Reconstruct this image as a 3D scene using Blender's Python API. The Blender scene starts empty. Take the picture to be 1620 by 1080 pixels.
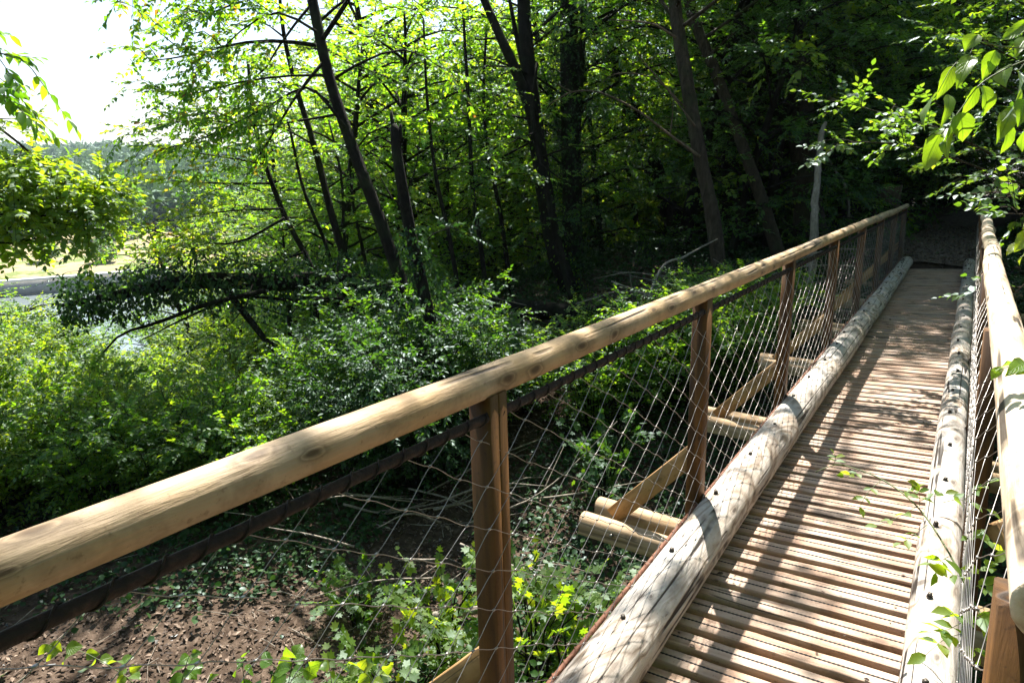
import bpy, math, random
import numpy as np
from mathutils import Matrix, Vector

# ------------------------------------------------------------------ camera, world, sun, exposure
scn = bpy.context.scene
EYE = np.array([0.0, 0.0, 1.67])
F = 1080.0                                    # focal length in photo pixels (1620 wide) = 24 mm
PITCH = math.atan(282.0 / F)
YAW = math.atan(740.0 / math.hypot(F, 282.0))
FW = np.array([-math.sin(YAW) * math.cos(PITCH), math.cos(YAW) * math.cos(PITCH), -math.sin(PITCH)])
RT = np.array([math.cos(YAW), math.sin(YAW), 0.0])
UP = np.cross(RT, FW)
cd = bpy.data.cameras.new('camera'); cam = bpy.data.objects.new('camera', cd)
scn.collection.objects.link(cam); scn.camera = cam
cd.sensor_width = 36.0; cd.lens = F / 1620 * 36.0
cd.clip_start = 0.02; cd.clip_end = 6000
cam.matrix_world = Matrix(((RT[0], UP[0], -FW[0], EYE[0]), (RT[1], UP[1], -FW[1], EYE[1]),
                           (RT[2], UP[2], -FW[2], EYE[2]), (0, 0, 0, 1)))

SUN = np.array([-0.366, 0.58, 1.0]); SUN = SUN / np.linalg.norm(SUN)     # towards the sun
SUN_EL = math.asin(SUN[2]); SUN_AZ = math.atan2(SUN[0], SUN[1])
w = bpy.data.worlds.new("World"); scn.world = w; w.use_nodes = True
nt = w.node_tree; nt.nodes.clear()
sky = nt.nodes.new('ShaderNodeTexSky'); sky.sky_type = 'NISHITA'; sky.sun_disc = False
sky.sun_elevation = SUN_EL; sky.sun_rotation = SUN_AZ
sky.air_density = 1.0; sky.dust_density = 1.2; sky.ozone_density = 1.0; sky.altitude = 100
bg = nt.nodes.new('ShaderNodeBackground'); bg.inputs['Strength'].default_value = 0.065
out = nt.nodes.new('ShaderNodeOutputWorld')
nt.links.new(sky.outputs[0], bg.inputs[0]); nt.links.new(bg.outputs[0], out.inputs[0])
sl = bpy.data.lights.new('sun', 'SUN'); sl.energy = 5.0; sl.angle = math.radians(0.53); sl.color = (1.0, 0.95, 0.87)
so = bpy.data.objects.new('sun', sl); scn.collection.objects.link(so)
so.rotation_euler = Vector(tuple(-SUN)).to_track_quat('-Z', 'Y').to_euler()
vs = scn.view_settings
scn.display_settings.display_device = 'sRGB'
vs.view_transform = 'Standard'; vs.look = 'None'; vs.gamma = 1.0; vs.use_curve_mapping = False
vs.exposure = 1.85
cy = scn.cycles
cy.max_bounces = 7; cy.diffuse_bounces = 3; cy.glossy_bounces = 2; cy.transmission_bounces = 5; cy.transparent_max_bounces = 8
cy.use_denoising = True; cy.caustics_reflective = False; cy.caustics_refractive = False
cy.sample_clamp_indirect = 6.0

# ------------------------------------------------------------------ helpers
C = scn.collection.objects
RNG = np.random.default_rng(11)
V = lambda *a: np.array(a, dtype=float)
UPZ = V(0, 0, 1)

def at(px, py, depth):
    """point of the place that lies `depth` metres ahead of the photographer, in that direction"""
    return EYE + depth * (FW + RT * (px - 810) / F + UP * (540 - py) / F)

def tag(o, label=None, cat=None, group=None, kind=None):
    if label: o['label'] = label
    if cat: o['category'] = cat
    if group: o['group'] = group
    if kind: o['kind'] = kind
    return o

def empty(name, loc=(0, 0, 0)):
    o = bpy.data.objects.new(name, None); C.link(o); o.location = loc; o.empty_display_size = 0.2
    return o

def link(name, me, parent=None, loc=None):
    o = bpy.data.objects.new(name, me); C.link(o)
    if parent is not None: o.parent = parent
    if loc is not None: o.location = loc
    return o

def mesh(name, v, faces, mat=None, smooth=False):
    """faces: list of (n,k) int arrays, k = 3 or 4"""
    me = bpy.data.meshes.new(name)
    v = np.asarray(v, dtype=np.float32).reshape(-1, 3)
    me.vertices.add(len(v)); me.vertices.foreach_set('co', v.ravel())
    fl = [np.asarray(f, dtype=np.int32) for f in faces if len(f)]
    tot = np.concatenate([np.full(len(f), f.shape[1], dtype=np.int32) for f in fl])
    idx = np.concatenate([f.ravel() for f in fl])
    me.loops.add(len(idx)); me.loops.foreach_set('vertex_index', idx)
    me.polygons.add(len(tot))
    st = np.zeros(len(tot), dtype=np.int32); st[1:] = np.cumsum(tot)[:-1]
    me.polygons.foreach_set('loop_start', st)
    me.polygons.foreach_set('loop_total', tot)
    if smooth: me.polygons.foreach_set('use_smooth', np.ones(len(tot), dtype=bool))
    me.update(calc_edges=True)
    if mat: me.materials.append(mat)
    return me

class MB:
    """collects shapes into one mesh"""
    def __init__(s): s.v = []; s.q = []; s.t = []; s.n = 0
    def add(s, v, q=None, t=None):
        v = np.asarray(v, dtype=float).reshape(-1, 3)
        if q is not None and len(q): s.q.append(np.asarray(q).reshape(-1, 4) + s.n)
        if t is not None and len(t): s.t.append(np.asarray(t).reshape(-1, 3) + s.n)
        s.v.append(v); s.n += len(v); return s
    def build(s, name, mat, smooth=False):
        f = []
        if s.q: f.append(np.concatenate(s.q))
        if s.t: f.append(np.concatenate(s.t))
        return mesh(name, np.concatenate(s.v), f, mat, smooth)
    def box(s, c, h, M=None, ch=0.0):
        """box with chamfered edges along its longest axis"""
        c = np.asarray(c, float); h = np.asarray(h, float)
        ax = int(np.argmax(h)); a, b = [i for i in range(3) if i != ax]
        ch = min(ch, h[a] * .9, h[b] * .9)
        if ch > 0:
            prof = [(h[a], h[b] - ch), (h[a] - ch, h[b]), (-h[a] + ch, h[b]), (-h[a], h[b] - ch),
                    (-h[a], -h[b] + ch), (-h[a] + ch, -h[b]), (h[a] - ch, -h[b]), (h[a], -h[b] + ch)]
        else:
            prof = [(h[a], h[b]), (-h[a], h[b]), (-h[a], -h[b]), (h[a], -h[b])]
        n = len(prof); v = []
        for e in (-1, 1):
            for p in prof:
                q = [0, 0, 0]; q[ax] = e * h[ax]; q[a] = p[0]; q[b] = p[1]; v.append(q)
        v = np.array(v)
        if M is not None: v = v @ np.asarray(M).T
        v = v + c
        q = [(i, (i + 1) % n, n + (i + 1) % n, n + i) for i in range(n)]
        t = [(0, i + 1, i) for i in range(1, n - 1)] + [(n, n + i, n + i + 1) for i in range(1, n - 1)]
        return s.add(v, q, t)
    def tube(s, pts, rad, n=6, cap=True, seed=None, rough=0.0):
        v, q, t = tube(pts, rad, n, cap, rough, seed)
        return s.add(v, q, t)

def tube(pts, rad, n=6, cap=True, rough=0.0, seed=None):
    pts = np.asarray(pts, float); m = len(pts); rad = np.broadcast_to(np.asarray(rad, float), (m,))
    tg = np.gradient(pts, axis=0); tg /= np.linalg.norm(tg, axis=1)[:, None] + 1e-9
    ref = V(0, 0, 1) if abs(tg[:, 2]).mean() < .8 else V(0.8, .6, 0)
    a = np.cross(tg, ref); a /= np.linalg.norm(a, axis=1)[:, None] + 1e-9
    b = np.cross(tg, a)
    th = np.arange(n) / n * 2 * np.pi
    rr = np.repeat(rad[:, None], n, 1)
    if rough:
        g = np.random.default_rng(seed or 0)
        rr = rr * (1 + rough * (1.1 * g.standard_normal(n)[None] + .7 * g.standard_normal((m, n))))
    v = pts[:, None] + (a[:, None] * np.cos(th)[None, :, None] + b[:, None] * np.sin(th)[None, :, None]) * rr[:, :, None]
    i = np.arange(m - 1)[:, None] * n; j = np.arange(n)[None]; k = (j + 1) % n
    q = np.stack([i + j, i + n + j, i + n + k, i + k], -1).reshape(-1, 4)
    t = []
    if cap:
        t = [(0, x, x + 1) for x in range(1, n - 1)] + [((m - 1) * n, (m - 1) * n + x + 1, (m - 1) * n + x) for x in range(1, n - 1)]
    return v.reshape(-1, 3), q, t

def smooth_path(pts, m):
    """Catmull-Rom through pts, m samples"""
    p = np.asarray(pts, float)
    if len(p) == 2: return p[0] + (p[1] - p[0]) * np.linspace(0, 1, m)[:, None]
    q = np.vstack([2 * p[0] - p[1], p, 2 * p[-1] - p[-2]])
    u = np.linspace(0, len(p) - 1 - 1e-6, m); i = u.astype(int); f = (u - i)[:, None]
    a, b, c, d = q[i], q[i + 1], q[i + 2], q[i + 3]
    return .5 * (2 * b + (c - a) * f + (2 * a - 5 * b + 4 * c - d) * f ** 2 + (-a + 3 * b - 3 * c + d) * f ** 3)

def nrm(a): return a / (np.linalg.norm(a, axis=-1, keepdims=True) + 1e-9)

# smooth value noise on the plane / in space
def vnoise(p, seed=0):
    p = np.asarray(p, float); d = p.shape[-1]; i = np.floor(p).astype(np.int64); f = p - i; f = f * f * (3 - 2 * f)
    r = 0
    K = (374761393, 668265263, 2147483647 // 3)
    for c in range(2 ** d):
        wgt = 1; h = np.full(p.shape[:-1], seed * 1274126177 + 97, dtype=np.int64)
        for a in range(d):
            o = (c >> a) & 1
            h = h + (i[..., a] + o) * K[a]; wgt = wgt * (f[..., a] if o else 1 - f[..., a])
        h = (h ^ (h >> 13)) * 1274126177 & 0x7fffffff; h = (h ^ (h >> 16)) & 0xffff
        r = r + wgt * h / 65535.0
    return r
def fbm(p, o=4, seed=0):
    p = np.asarray(p, float); s = 0; a = .5
    for k in range(o): s = s + a * (vnoise(p * 2 ** k, seed + k) - .5) * 2; a *= .5
    return s
def sst(a, b, x):
    t = np.clip((x - a) / (b - a), 0, 1); return t * t * (3 - 2 * t)

# ------------------------------------------------------------------ materials
def newmat(name):
    m = bpy.data.materials.new(name); m.use_nodes = True; t = m.node_tree; t.nodes.clear()
    o = t.nodes.new('ShaderNodeOutputMaterial'); return m, t, o
def nd(t, kind, **kw):
    n = t.nodes.new('ShaderNode' + kind)
    for k, v in kw.items():
        if hasattr(n, k): setattr(n, k, v)
        else: n.inputs[k.replace('_', ' ')].default_value = v
    return n
def ramp(t, src, stops, interp='LINEAR'):
    r = t.nodes.new('ShaderNodeValToRGB'); r.color_ramp.interpolation = interp
    e = r.color_ramp.elements
    while len(e) > 1: e.remove(e[-1])
    e[0].position = stops[0][0]; e[0].color = (*stops[0][1], 1)
    for p, c in stops[1:]:
        x = e.new(p); x.color = (*c, 1)
    t.links.new(src, r.inputs[0]); return r.outputs[0]
def mixc(t, fac, a, b, mode='MIX'):
    m = t.nodes.new('ShaderNodeMix'); m.data_type = 'RGBA'; m.blend_type = mode
    if isinstance(fac, (int, float)): m.inputs[0].default_value = fac
    else: t.links.new(fac, m.inputs[0])
    for s, i in ((a, 6), (b, 7)):
        if isinstance(s, tuple): m.inputs[i].default_value = (*s, 1)
        else: t.links.new(s, m.inputs[i])
    return m.outputs[2]
def math_(t, op, a, b=None, c=None):
    m = t.nodes.new('ShaderNodeMath'); m.operation = op
    for i, s in enumerate((a, b, c)):
        if s is None: continue
        if isinstance(s, (int, float)): m.inputs[i].default_value = s
        else: t.links.new(s, m.inputs[i])
    return m.outputs[0]
def coords(t, scale, rand=0.0):
    tc = t.nodes.new('ShaderNodeTexCoord'); mp = t.nodes.new('ShaderNodeMapping')
    mp.inputs['Scale'].default_value = scale
    t.links.new(tc.outputs['Object'], mp.inputs[0])
    if rand:
        oi = t.nodes.new('ShaderNodeObjectInfo'); cb = t.nodes.new('ShaderNodeVectorMath'); cb.operation = 'SCALE'
        cb.inputs[0].default_value = (7.3, 5.1, 9.7)
        k = math_(t, 'MULTIPLY', oi.outputs['Random'], rand)
        t.links.new(k, cb.inputs['Scale']); t.links.new(cb.outputs[0], mp.inputs['Location'])
    return mp.outputs[0]
def noise(t, vec, scale, detail=4, rough=.55, dist=0.0):
    n = nd(t, 'TexNoise'); n.inputs['Scale'].default_value = scale; n.inputs['Detail'].default_value = detail
    n.inputs['Roughness'].default_value = rough; n.inputs['Distortion'].default_value = dist
    t.links.new(vec, n.inputs['Vector']); return n.outputs[0]

def leaf_mat(name, cols, trans, tmix=0.5, gloss=0.06, rough=0.5, hue_obj=0.0):
    """cols/trans: three stops each of reflected and transmitted colour, picked per leaf"""
    m, t, o = newmat(name)
    g = t.nodes.new('ShaderNodeNewGeometry')
    r = g.outputs['Random Per Island']
    a = ramp(t, r, [(0, cols[0]), (.5, cols[1]), (1, cols[2])])
    b = ramp(t, r, [(0, trans[0]), (.5, trans[1]), (1, trans[2])])
    df = nd(t, 'BsdfDiffuse'); tr = nd(t, 'BsdfTranslucent'); gl = nd(t, 'BsdfGlossy'); gl.inputs['Roughness'].default_value = rough
    gl.inputs['Color'].default_value = (.75, .85, .9, 1)
    t.links.new(a, df.inputs[0]); t.links.new(b, tr.inputs[0])
    mx = nd(t, 'MixShader'); mx.inputs[0].default_value = tmix
    t.links.new(df.outputs[0], mx.inputs[1]); t.links.new(tr.outputs[0], mx.inputs[2])
    fr = nd(t, 'Fresnel'); fr.inputs['IOR'].default_value = 1.4
    k = math_(t, 'MULTIPLY_ADD', fr.outputs[0], .2, gloss * .3)
    m2 = nd(t, 'MixShader'); t.links.new(k, m2.inputs[0]); t.links.new(mx.outputs[0], m2.inputs[1]); t.links.new(gl.outputs[0], m2.inputs[2])
    t.links.new(m2.outputs[0], o.inputs[0]); return m

def wood_mat(name, axis, light, mid, dark, grain=1.0, s_long=.28, kden=.55, kscale=(4.2, 10.0), rings=7.0, ringamt=.5, knot=0.7, rough=.65, rand=0.0, crack=.5, gray=None, bump=.25, stain=.5):
    m, t, o = newmat(name)
    s_x = 3.2
    sc = [s_x] * 3; sc[axis] = s_long
    v = coords(t, tuple(sc), rand)
    n1 = noise(t, v, 1.6, 3, .5, .6)
    rg = math_(t, 'FRACT', math_(t, 'MULTIPLY', n1, rings))
    rg = math_(t, 'ABSOLUTE', math_(t, 'MULTIPLY_ADD', rg, 2.0, -1.0))            # growth-ring figure
    sf = [30 * grain] * 3; sf[axis] = 2.3 * grain
    fine = noise(t, coords(t, tuple(sf), rand), 3.0, 5, .65, .3)
    big = noise(t, coords(t, (2.2, 2.2, 2.2), rand), 1.3, 3, .6)
    f = math_(t, 'ADD', math_(t, 'MULTIPLY', rg, ringamt), math_(t, 'MULTIPLY', fine, 1 - ringamt))
    col = ramp(t, f, [(.12, dark), (.42, mid), (.75, light)])
    if gray: col = mixc(t, math_(t, 'MULTIPLY', ramp(t, big, [(.42, (0, 0, 0)), (.62, (1, 1, 1))]), .8), col, gray)
    st = noise(t, coords(t, (5, 5, 5), rand), 1.1, 5, .7)
    col = mixc(t, math_(t, 'MULTIPLY', ramp(t, st, [(.5, (0, 0, 0)), (.72, (1, 1, 1))]), stain), col, tuple(x * .45 for x in mid))
    # knots
    sx = t.nodes.new('ShaderNodeSeparateXYZ'); t.links.new(coords(t, (1, 1, 1), rand), sx.inputs[0])
    oth = [i for i in range(3) if i != axis]
    cu = math_(t, 'MULTIPLY', sx.outputs[axis], kscale[0])
    cvv = math_(t, 'MULTIPLY', math_(t, 'ADD', sx.outputs[oth[0]], math_(t, 'MULTIPLY', sx.outputs[oth[1]], -.9)), kscale[1])
    cx = t.nodes.new('ShaderNodeCombineXYZ'); t.links.new(cu, cx.inputs[0]); t.links.new(cvv, cx.inputs[1])
    wn = nd(t, 'TexNoise'); wn.inputs['Scale'].default_value = 2.5; wn.inputs['Detail'].default_value = 3; t.links.new(cx.outputs[0], wn.inputs['Vector'])
    wv_ = t.nodes.new('ShaderNodeVectorMath'); wv_.operation = 'MULTIPLY_ADD'; t.links.new(wn.outputs[1], wv_.inputs[0]); wv_.inputs[1].default_value = (.22, .22, 0); t.links.new(cx.outputs[0], wv_.inputs[2])
    vk = t.nodes.new('ShaderNodeTexVoronoi'); vk.voronoi_dimensions = '2D'; vk.inputs['Scale'].default_value = 1.0
    t.links.new(wv_.outputs[0], vk.inputs['Vector'])
    kr = t.nodes.new('ShaderNodeSeparateXYZ'); t.links.new(vk.outputs['Color'], kr.inputs[0])
    size = math_(t, 'MULTIPLY_ADD', kr.outputs[1], .8, .5)
    kd = math_(t, 'DIVIDE', vk.outputs['Distance'], size)
    kn = math_(t, 'MULTIPLY', ramp(t, kd, [(.05, (1, 1, 1)), (.09, (.7, .7, .7)), (.125, (.25, .25, .25)), (.15, (.6, .6, .6)), (.21, (.22, .22, .22)), (.42, (0, 0, 0))]), math_(t, 'GREATER_THAN', kr.outputs[0], 1 - kden))
    col = mixc(t, math_(t, 'MULTIPLY', kn, knot), col, tuple(x * .32 for x in dark))
    spk = noise(t, coords(t, (1, 1, 1), rand), 55, 3, .7)
    col = mixc(t, math_(t, 'MULTIPLY', ramp(t, spk, [(.60, (0, 0, 0)), (.72, (1, 1, 1))]), .55), col, tuple(x * .5 for x in dark))
    # drying cracks along the grain
    cs = [7.0] * 3; cs[axis] = .16
    cn = noise(t, coords(t, tuple(cs), rand), 1.0, 2, .5, .2)
    ca = math_(t, 'ABSOLUTE', math_(t, 'SUBTRACT', cn, .5))
    ck = ramp(t, ca, [(.0, (1, 1, 1)), (.007, (1, 1, 1)), (.013, (0, 0, 0))])
    ckm = math_(t, 'MULTIPLY', math_(t, 'MULTIPLY', ck, ramp(t, big, [(.45, (0, 0, 0)), (.55, (1, 1, 1))])), crack)
    col = mixc(t, ckm, col, (.02, .014, .01))
    p = nd(t, 'BsdfPrincipled'); p.inputs['Roughness'].default_value = rough; p.inputs['Specular IOR Level'].default_value = .3
    t.links.new(col, p.inputs['Base Color'])
    b = nd(t, 'Bump'); b.inputs['Strength'].default_value = bump; b.inputs['Distance'].default_value = .01
    h = math_(t, 'SUBTRACT', math_(t, 'ADD', math_(t, 'MULTIPLY', fine, .6), math_(t, 'MULTIPLY', rg, .25)), math_(t, 'MULTIPLY', ckm, 2.0))
    t.links.new(h, b.inputs['Height']); t.links.new(b.outputs[0], p.inputs['Normal'])
    t.links.new(p.outputs[0], o.inputs[0]); return m

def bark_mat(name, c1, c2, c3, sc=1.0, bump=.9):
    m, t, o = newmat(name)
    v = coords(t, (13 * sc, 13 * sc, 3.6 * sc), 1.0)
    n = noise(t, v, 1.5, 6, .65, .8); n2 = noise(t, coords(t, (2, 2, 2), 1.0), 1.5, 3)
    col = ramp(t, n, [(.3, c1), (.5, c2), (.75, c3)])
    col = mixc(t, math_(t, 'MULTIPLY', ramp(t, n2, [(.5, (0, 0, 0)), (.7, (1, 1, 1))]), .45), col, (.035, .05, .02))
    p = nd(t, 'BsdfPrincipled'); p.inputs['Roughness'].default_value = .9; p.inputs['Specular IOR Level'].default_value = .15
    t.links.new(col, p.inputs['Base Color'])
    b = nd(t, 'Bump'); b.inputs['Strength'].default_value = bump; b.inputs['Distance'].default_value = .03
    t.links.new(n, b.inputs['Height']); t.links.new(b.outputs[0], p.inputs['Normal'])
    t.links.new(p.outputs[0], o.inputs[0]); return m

def plain_mat(name, stops, scale=8, rough=.7, metal=0.0, bump=0.0, detail=5, rand=0.0, spec=.4):
    m, t, o = newmat(name)
    n = noise(t, coords(t, (1, 1, 1), rand), scale, detail, .6)
    col = ramp(t, n, stops)
    p = nd(t, 'BsdfPrincipled'); p.inputs['Roughness'].default_value = rough; p.inputs['Metallic'].default_value = metal
    p.inputs['Specular IOR Level'].default_value = spec
    t.links.new(col, p.inputs['Base Color'])
    if bump:
        b = nd(t, 'Bump'); b.inputs['Strength'].default_value = bump; b.inputs['Distance'].default_value = .02
        t.links.new(n, b.inputs['Height']); t.links.new(b.outputs[0], p.inputs['Normal'])
    t.links.new(p.outputs[0], o.inputs[0]); return m

M = {}
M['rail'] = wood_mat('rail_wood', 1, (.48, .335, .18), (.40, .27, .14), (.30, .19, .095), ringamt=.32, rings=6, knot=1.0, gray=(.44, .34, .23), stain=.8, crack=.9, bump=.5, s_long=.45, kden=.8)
M['rail_sunlit'] = wood_mat('sunlit_rail_wood', 1, (.62, .51, .37), (.53, .40, .26), (.33, .22, .125), ringamt=.5, rings=7, knot=.8, gray=(.56, .47, .36), stain=.5, crack=.9, bump=.45, s_long=.4)  # rail wood made lighter: sunlight on the right rail put into its colour
M['log'] = wood_mat('weathered_log', 1, (.49, .43, .365), (.37, .305, .24), (.17, .118, .078), rings=10, ringamt=.7, knot=.8, s_long=.85, kden=.5, gray=(.42, .40, .375), crack=1.0, stain=.55, bump=.55)
M['deck'] = wood_mat('deck_wood', 0, (.51, .35, .25), (.38, .24, .158), (.19, .105, .062), rings=7, ringamt=.3, knot=.7, rand=9.0, stain=.7, gray=(.42, .33, .26), crack=.7, bump=.5)
M['post'] = wood_mat('post_wood', 2, (.145, .064, .014), (.085, .037, .008), (.036, .015, .004), rings=6, knot=.7, rand=7.0, stain=.5, crack=.8)
M['beam'] = wood_mat('beam_wood', 0, (.47, .34, .21), (.37, .255, .145), (.22, .14, .07), rings=6, knot=.6, rand=5.0)
M['strut'] = wood_mat('strut_wood', 2, (.40, .24, .10), (.31, .18, .07), (.19, .10, .035), rings=6, knot=.6, rand=5.0)
M['endgrain'] = plain_mat('end_grain', [(.3, (.36, .25, .15)), (.7, (.55, .42, .28))], 40)
M['wire'] = plain_mat('steel_wire', [(.3, (.22, .20, .18)), (.7, (.42, .40, .38))], 30, .38, .85)
M['rust'] = plain_mat('rusty_cable', [(.3, (.085, .035, .018)), (.55, (.16, .065, .035)), (.75, (.25, .115, .07))], 45, .75, .1, .4)
M['cable_dark'] = plain_mat('dark_cable', [(.3, (.010, .006, .004)), (.55, (.022, .012, .008)), (.75, (.06, .03, .02))], 45, .75, .1, .4)
M['bolt'] = plain_mat('dark_bolt', [(.3, (.05, .045, .04)), (.7, (.13, .11, .09))], 60, .5, .6)
M['grip'] = plain_mat('grip_strip', [(.3, (.012, .012, .012)), (.7, (.03, .028, .026))], 60, .9)
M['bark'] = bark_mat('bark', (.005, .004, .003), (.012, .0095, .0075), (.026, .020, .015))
M['bark_grey'] = bark_mat('bark_grey', (.017, .013, .009), (.046, .035, .025), (.095, .072, .052))
M['deadwood'] = bark_mat('deadwood', (.13, .11, .09), (.26, .225, .185), (.40, .36, .31), 1.6, .5)
M['bark_stump'] = bark_mat('stump_bark', (.05, .035, .024), (.12, .085, .058), (.2, .15, .11))
M['stem'] = plain_mat('green_stem', [(.3, (.06, .085, .02)), (.7, (.12, .15, .05))], 20, .6)
M['twig'] = plain_mat('twig_bark', [(.3, (.03, .024, .018)), (.7, (.075, .058, .04))], 20, .85)
# leaves: reflected and transmitted colours
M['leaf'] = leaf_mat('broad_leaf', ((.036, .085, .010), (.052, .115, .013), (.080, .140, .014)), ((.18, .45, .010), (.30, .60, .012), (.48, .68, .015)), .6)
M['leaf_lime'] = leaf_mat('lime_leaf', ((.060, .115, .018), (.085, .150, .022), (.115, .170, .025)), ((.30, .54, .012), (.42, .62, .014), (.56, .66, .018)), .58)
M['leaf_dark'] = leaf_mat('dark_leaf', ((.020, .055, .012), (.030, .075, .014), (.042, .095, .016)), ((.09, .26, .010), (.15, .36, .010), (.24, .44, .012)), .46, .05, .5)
M['leaf_ivy'] = leaf_mat('ivy_leaf', ((.016, .042, .014), (.026, .062, .018), (.045, .085, .022)), ((.03, .10, .015), (.05, .14, .015), (.08, .18, .02)), .3, .04, .4)
M['leaf_blue'] = leaf_mat('cool_leaf', ((.036, .082, .018), (.050, .105, .022), (.072, .125, .025)), ((.16, .36, .012), (.24, .46, .015), (.36, .54, .018)), .44, .12, .45)
M['leaf_gold'] = leaf_mat('yellowing_leaf', ((.16, .15, .02), (.22, .17, .02), (.24, .12, .02)), ((.45, .40, .03), (.55, .42, .03), (.5, .22, .03)), .55)
M['leaf_silver'] = leaf_mat('silver_leaf', ((.020, .050, .016), (.030, .070, .022), (.042, .09, .028)), ((.06, .20, .012), (.10, .27, .012), (.16, .34, .015)), .40, .06, .45)
M['leaf_hill'] = leaf_mat('hill_leaf', ((.045, .105, .030), (.06, .125, .036), (.08, .14, .045)), ((.06, .12, .02), (.08, .15, .03), (.1, .17, .03)), .25, .02, .6)
M['litter'] = leaf_mat('fallen_leaf', ((.045, .028, .019), (.11, .073, .05), (.26, .19, .14)), ((.03, .02, .01), (.05, .03, .02), (.08, .05, .03)), .12, .02, .7)

# ground: soil on the wooded slope, sunlit meadow in the valley, dry bank across the river
def ground_material():
    m, t, o = newmat('ground')
    g = t.nodes.new('ShaderNodeNewGeometry')
    sp = t.nodes.new('ShaderNodeSeparateXYZ'); t.links.new(g.outputs['Position'], sp.inputs[0])
    def n(scale, d=6):
        q = nd(t, 'TexNoise'); q.inputs['Scale'].default_value = scale; q.inputs['Detail'].default_value = d; q.inputs['Roughness'].default_value = .65
        t.links.new(g.outputs['Position'], q.inputs['Vector']); return q.outputs[0]
    soil = ramp(t, n(9), [(.3, (.030, .020, .014)), (.5, (.065, .045, .032)), (.72, (.13, .095, .070))])
    meadow = ramp(t, n(.6), [(.35, (.13, .19, .03)), (.6, (.20, .26, .045)), (.75, (.27, .28, .07))])
    dry = ramp(t, n(.22), [(.35, (.27, .215, .125)), (.5, (.33, .27, .16)), (.58, (.15, .18, .06)), (.7, (.10, .15, .04))])
    wood = ramp(t, n(.05), [(.35, (.04, .07, .03)), (.7, (.07, .10, .04))])
    dst = math_(t, 'MULTIPLY', sp.outputs['X'], -1.0)
    def step(a, b):
        r = nd(t, 'MapRange'); r.inputs[1].default_value = a; r.inputs[2].default_value = b
        t.links.new(dst, r.inputs[0]); return r.outputs[0]
    c = mixc(t, step(34, 44), soil, meadow); c = mixc(t, step(84, 86), c, dry); c = mixc(t, step(170, 190), c, wood)
    p = nd(t, 'BsdfPrincipled'); p.inputs['Roughness'].default_value = .95; p.inputs['Specular IOR Level'].default_value = .1
    t.links.new(c, p.inputs['Base Color'])
    b = nd(t, 'Bump'); b.inputs['Strength'].default_value = .8; b.inputs['Distance'].default_value = .03
    t.links.new(n(24), b.inputs['Height']); t.links.new(b.outputs[0], p.inputs['Normal'])
    t.links.new(p.outputs[0], o.inputs[0]); return m
M['ground'] = ground_material()

# ------------------------------------------------------------------ terrain, river, far bank
# river axis: the valley runs roughly along the line where u = const, u measured away from the slope
UD = nrm(V(-0.925, 0.38))                       # horizontal direction from the bridge to the river
def terrain(x, y):
    x = np.asarray(x, float); y = np.asarray(y, float)
    u = UD[0] * x + UD[1] * y                   # metres towards the river
    base = -2.05 + 2.05 * sst(4.0, 12.6, y + .12 * (x + 1))
    base = base + 0.045 * np.clip(y - 13, 0, 60)
    base = base + 1.95 * sst(.2, -2.2, y) * sst(-3.2, -1.2, x)                 # near bank that carries the bridge
    base = base + 0.34 * np.clip(x - 1.2, 0, 40)                              # slope uphill on the right
    base = base - .22 * sst(13.42, 13.1, y) * sst(9.5, 11.5, y) * sst(-2.4, -1.3, x) * sst(1.6, .7, x)   # abutment under the deck end
    s = np.clip(u - 9.0, 0, 200)
    down = -(0.36 * s) * sst(0, 5, s)
    z = base + down
    z = z + .10 * fbm(np.stack([x, y], -1) * .55, 3, 3) + .05 * fbm(np.stack([x, y], -1) * 2.1, 3, 9)
    floor_ = -15.9 + .5 * fbm(np.stack([x, y], -1) * .03, 3, 21)
    k = sst(-9, -15.5, z)
    z = np.maximum(z, floor_) * k + z * (1 - k)
    z = np.where(z < floor_, floor_, z)
    z = z - 2.6 * sst(72, 76, u) * sst(122, 118, u)                           # river bed
    z = z + 1.6 * sst(116, 124, u)                                            # far terrace
    hill = sst(190, 900, u) * 27 * (.8 + .5 * fbm(np.stack([x, y], -1) * .0035, 3, 5))
    z = z + hill
    z = z + sst(40, 400, -u) * 12 
    return z

def build_ground():
    n = 340
    g = np.linspace(-1, 1, n)
    wv = lambda q: np.sign(q) * (13 * np.abs(q) + 220 * np.abs(q) ** 4 + 2600 * np.abs(q) ** 9)
    X, Y = np.meshgrid(wv(g) - 4.0, wv(g) + 5.0, indexing='ij')
    v = np.stack([X, Y, terrain(X, Y)], -1).reshape(-1, 3)
    i, j = np.meshgrid(np.arange(n - 1), np.arange(n - 1), indexing='ij')
    a = i * n + j
    f = np.stack([a, a + n, a + n + 1, a + 1], -1).reshape(-1, 4)
    o = link('ground', mesh('ground', v, [f], M['ground'], True)); tag(o, kind='structure')
build_ground()

def ribbon(u0, u1, z, name, mat, l0=-420, l1=420):
    pd = V(-UD[1], UD[0])
    pts = [UD * u0 + pd * l0, UD * u0 + pd * l1, UD * u1 + pd * l1, UD * u1 + pd * l0]
    return mesh(name, [(p[0], p[1], z) for p in pts], [np.array([[0, 1, 2, 3]])], mat)
def water_mat():
    m, t, o = newmat('river_water')
    p = nd(t, 'BsdfPrincipled'); p.inputs['Base Color'].default_value = (.16, .19, .19, 1); p.inputs['Roughness'].default_value = .12
    b = nd(t, 'Bump'); b.inputs['Strength'].default_value = .25; b.inputs['Distance'].default_value = .2
    t.links.new(noise(t, coords(t, (1, 1, 1)), 1.2, 3), b.inputs['Height']); t.links.new(b.outputs[0], p.inputs['Normal'])
    t.links.new(p.outputs[0], o.inputs[0]); return m
tag(link('river_water', ribbon(60, 119.0, -16.6, 'river_water', water_mat())), kind='structure')

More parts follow.
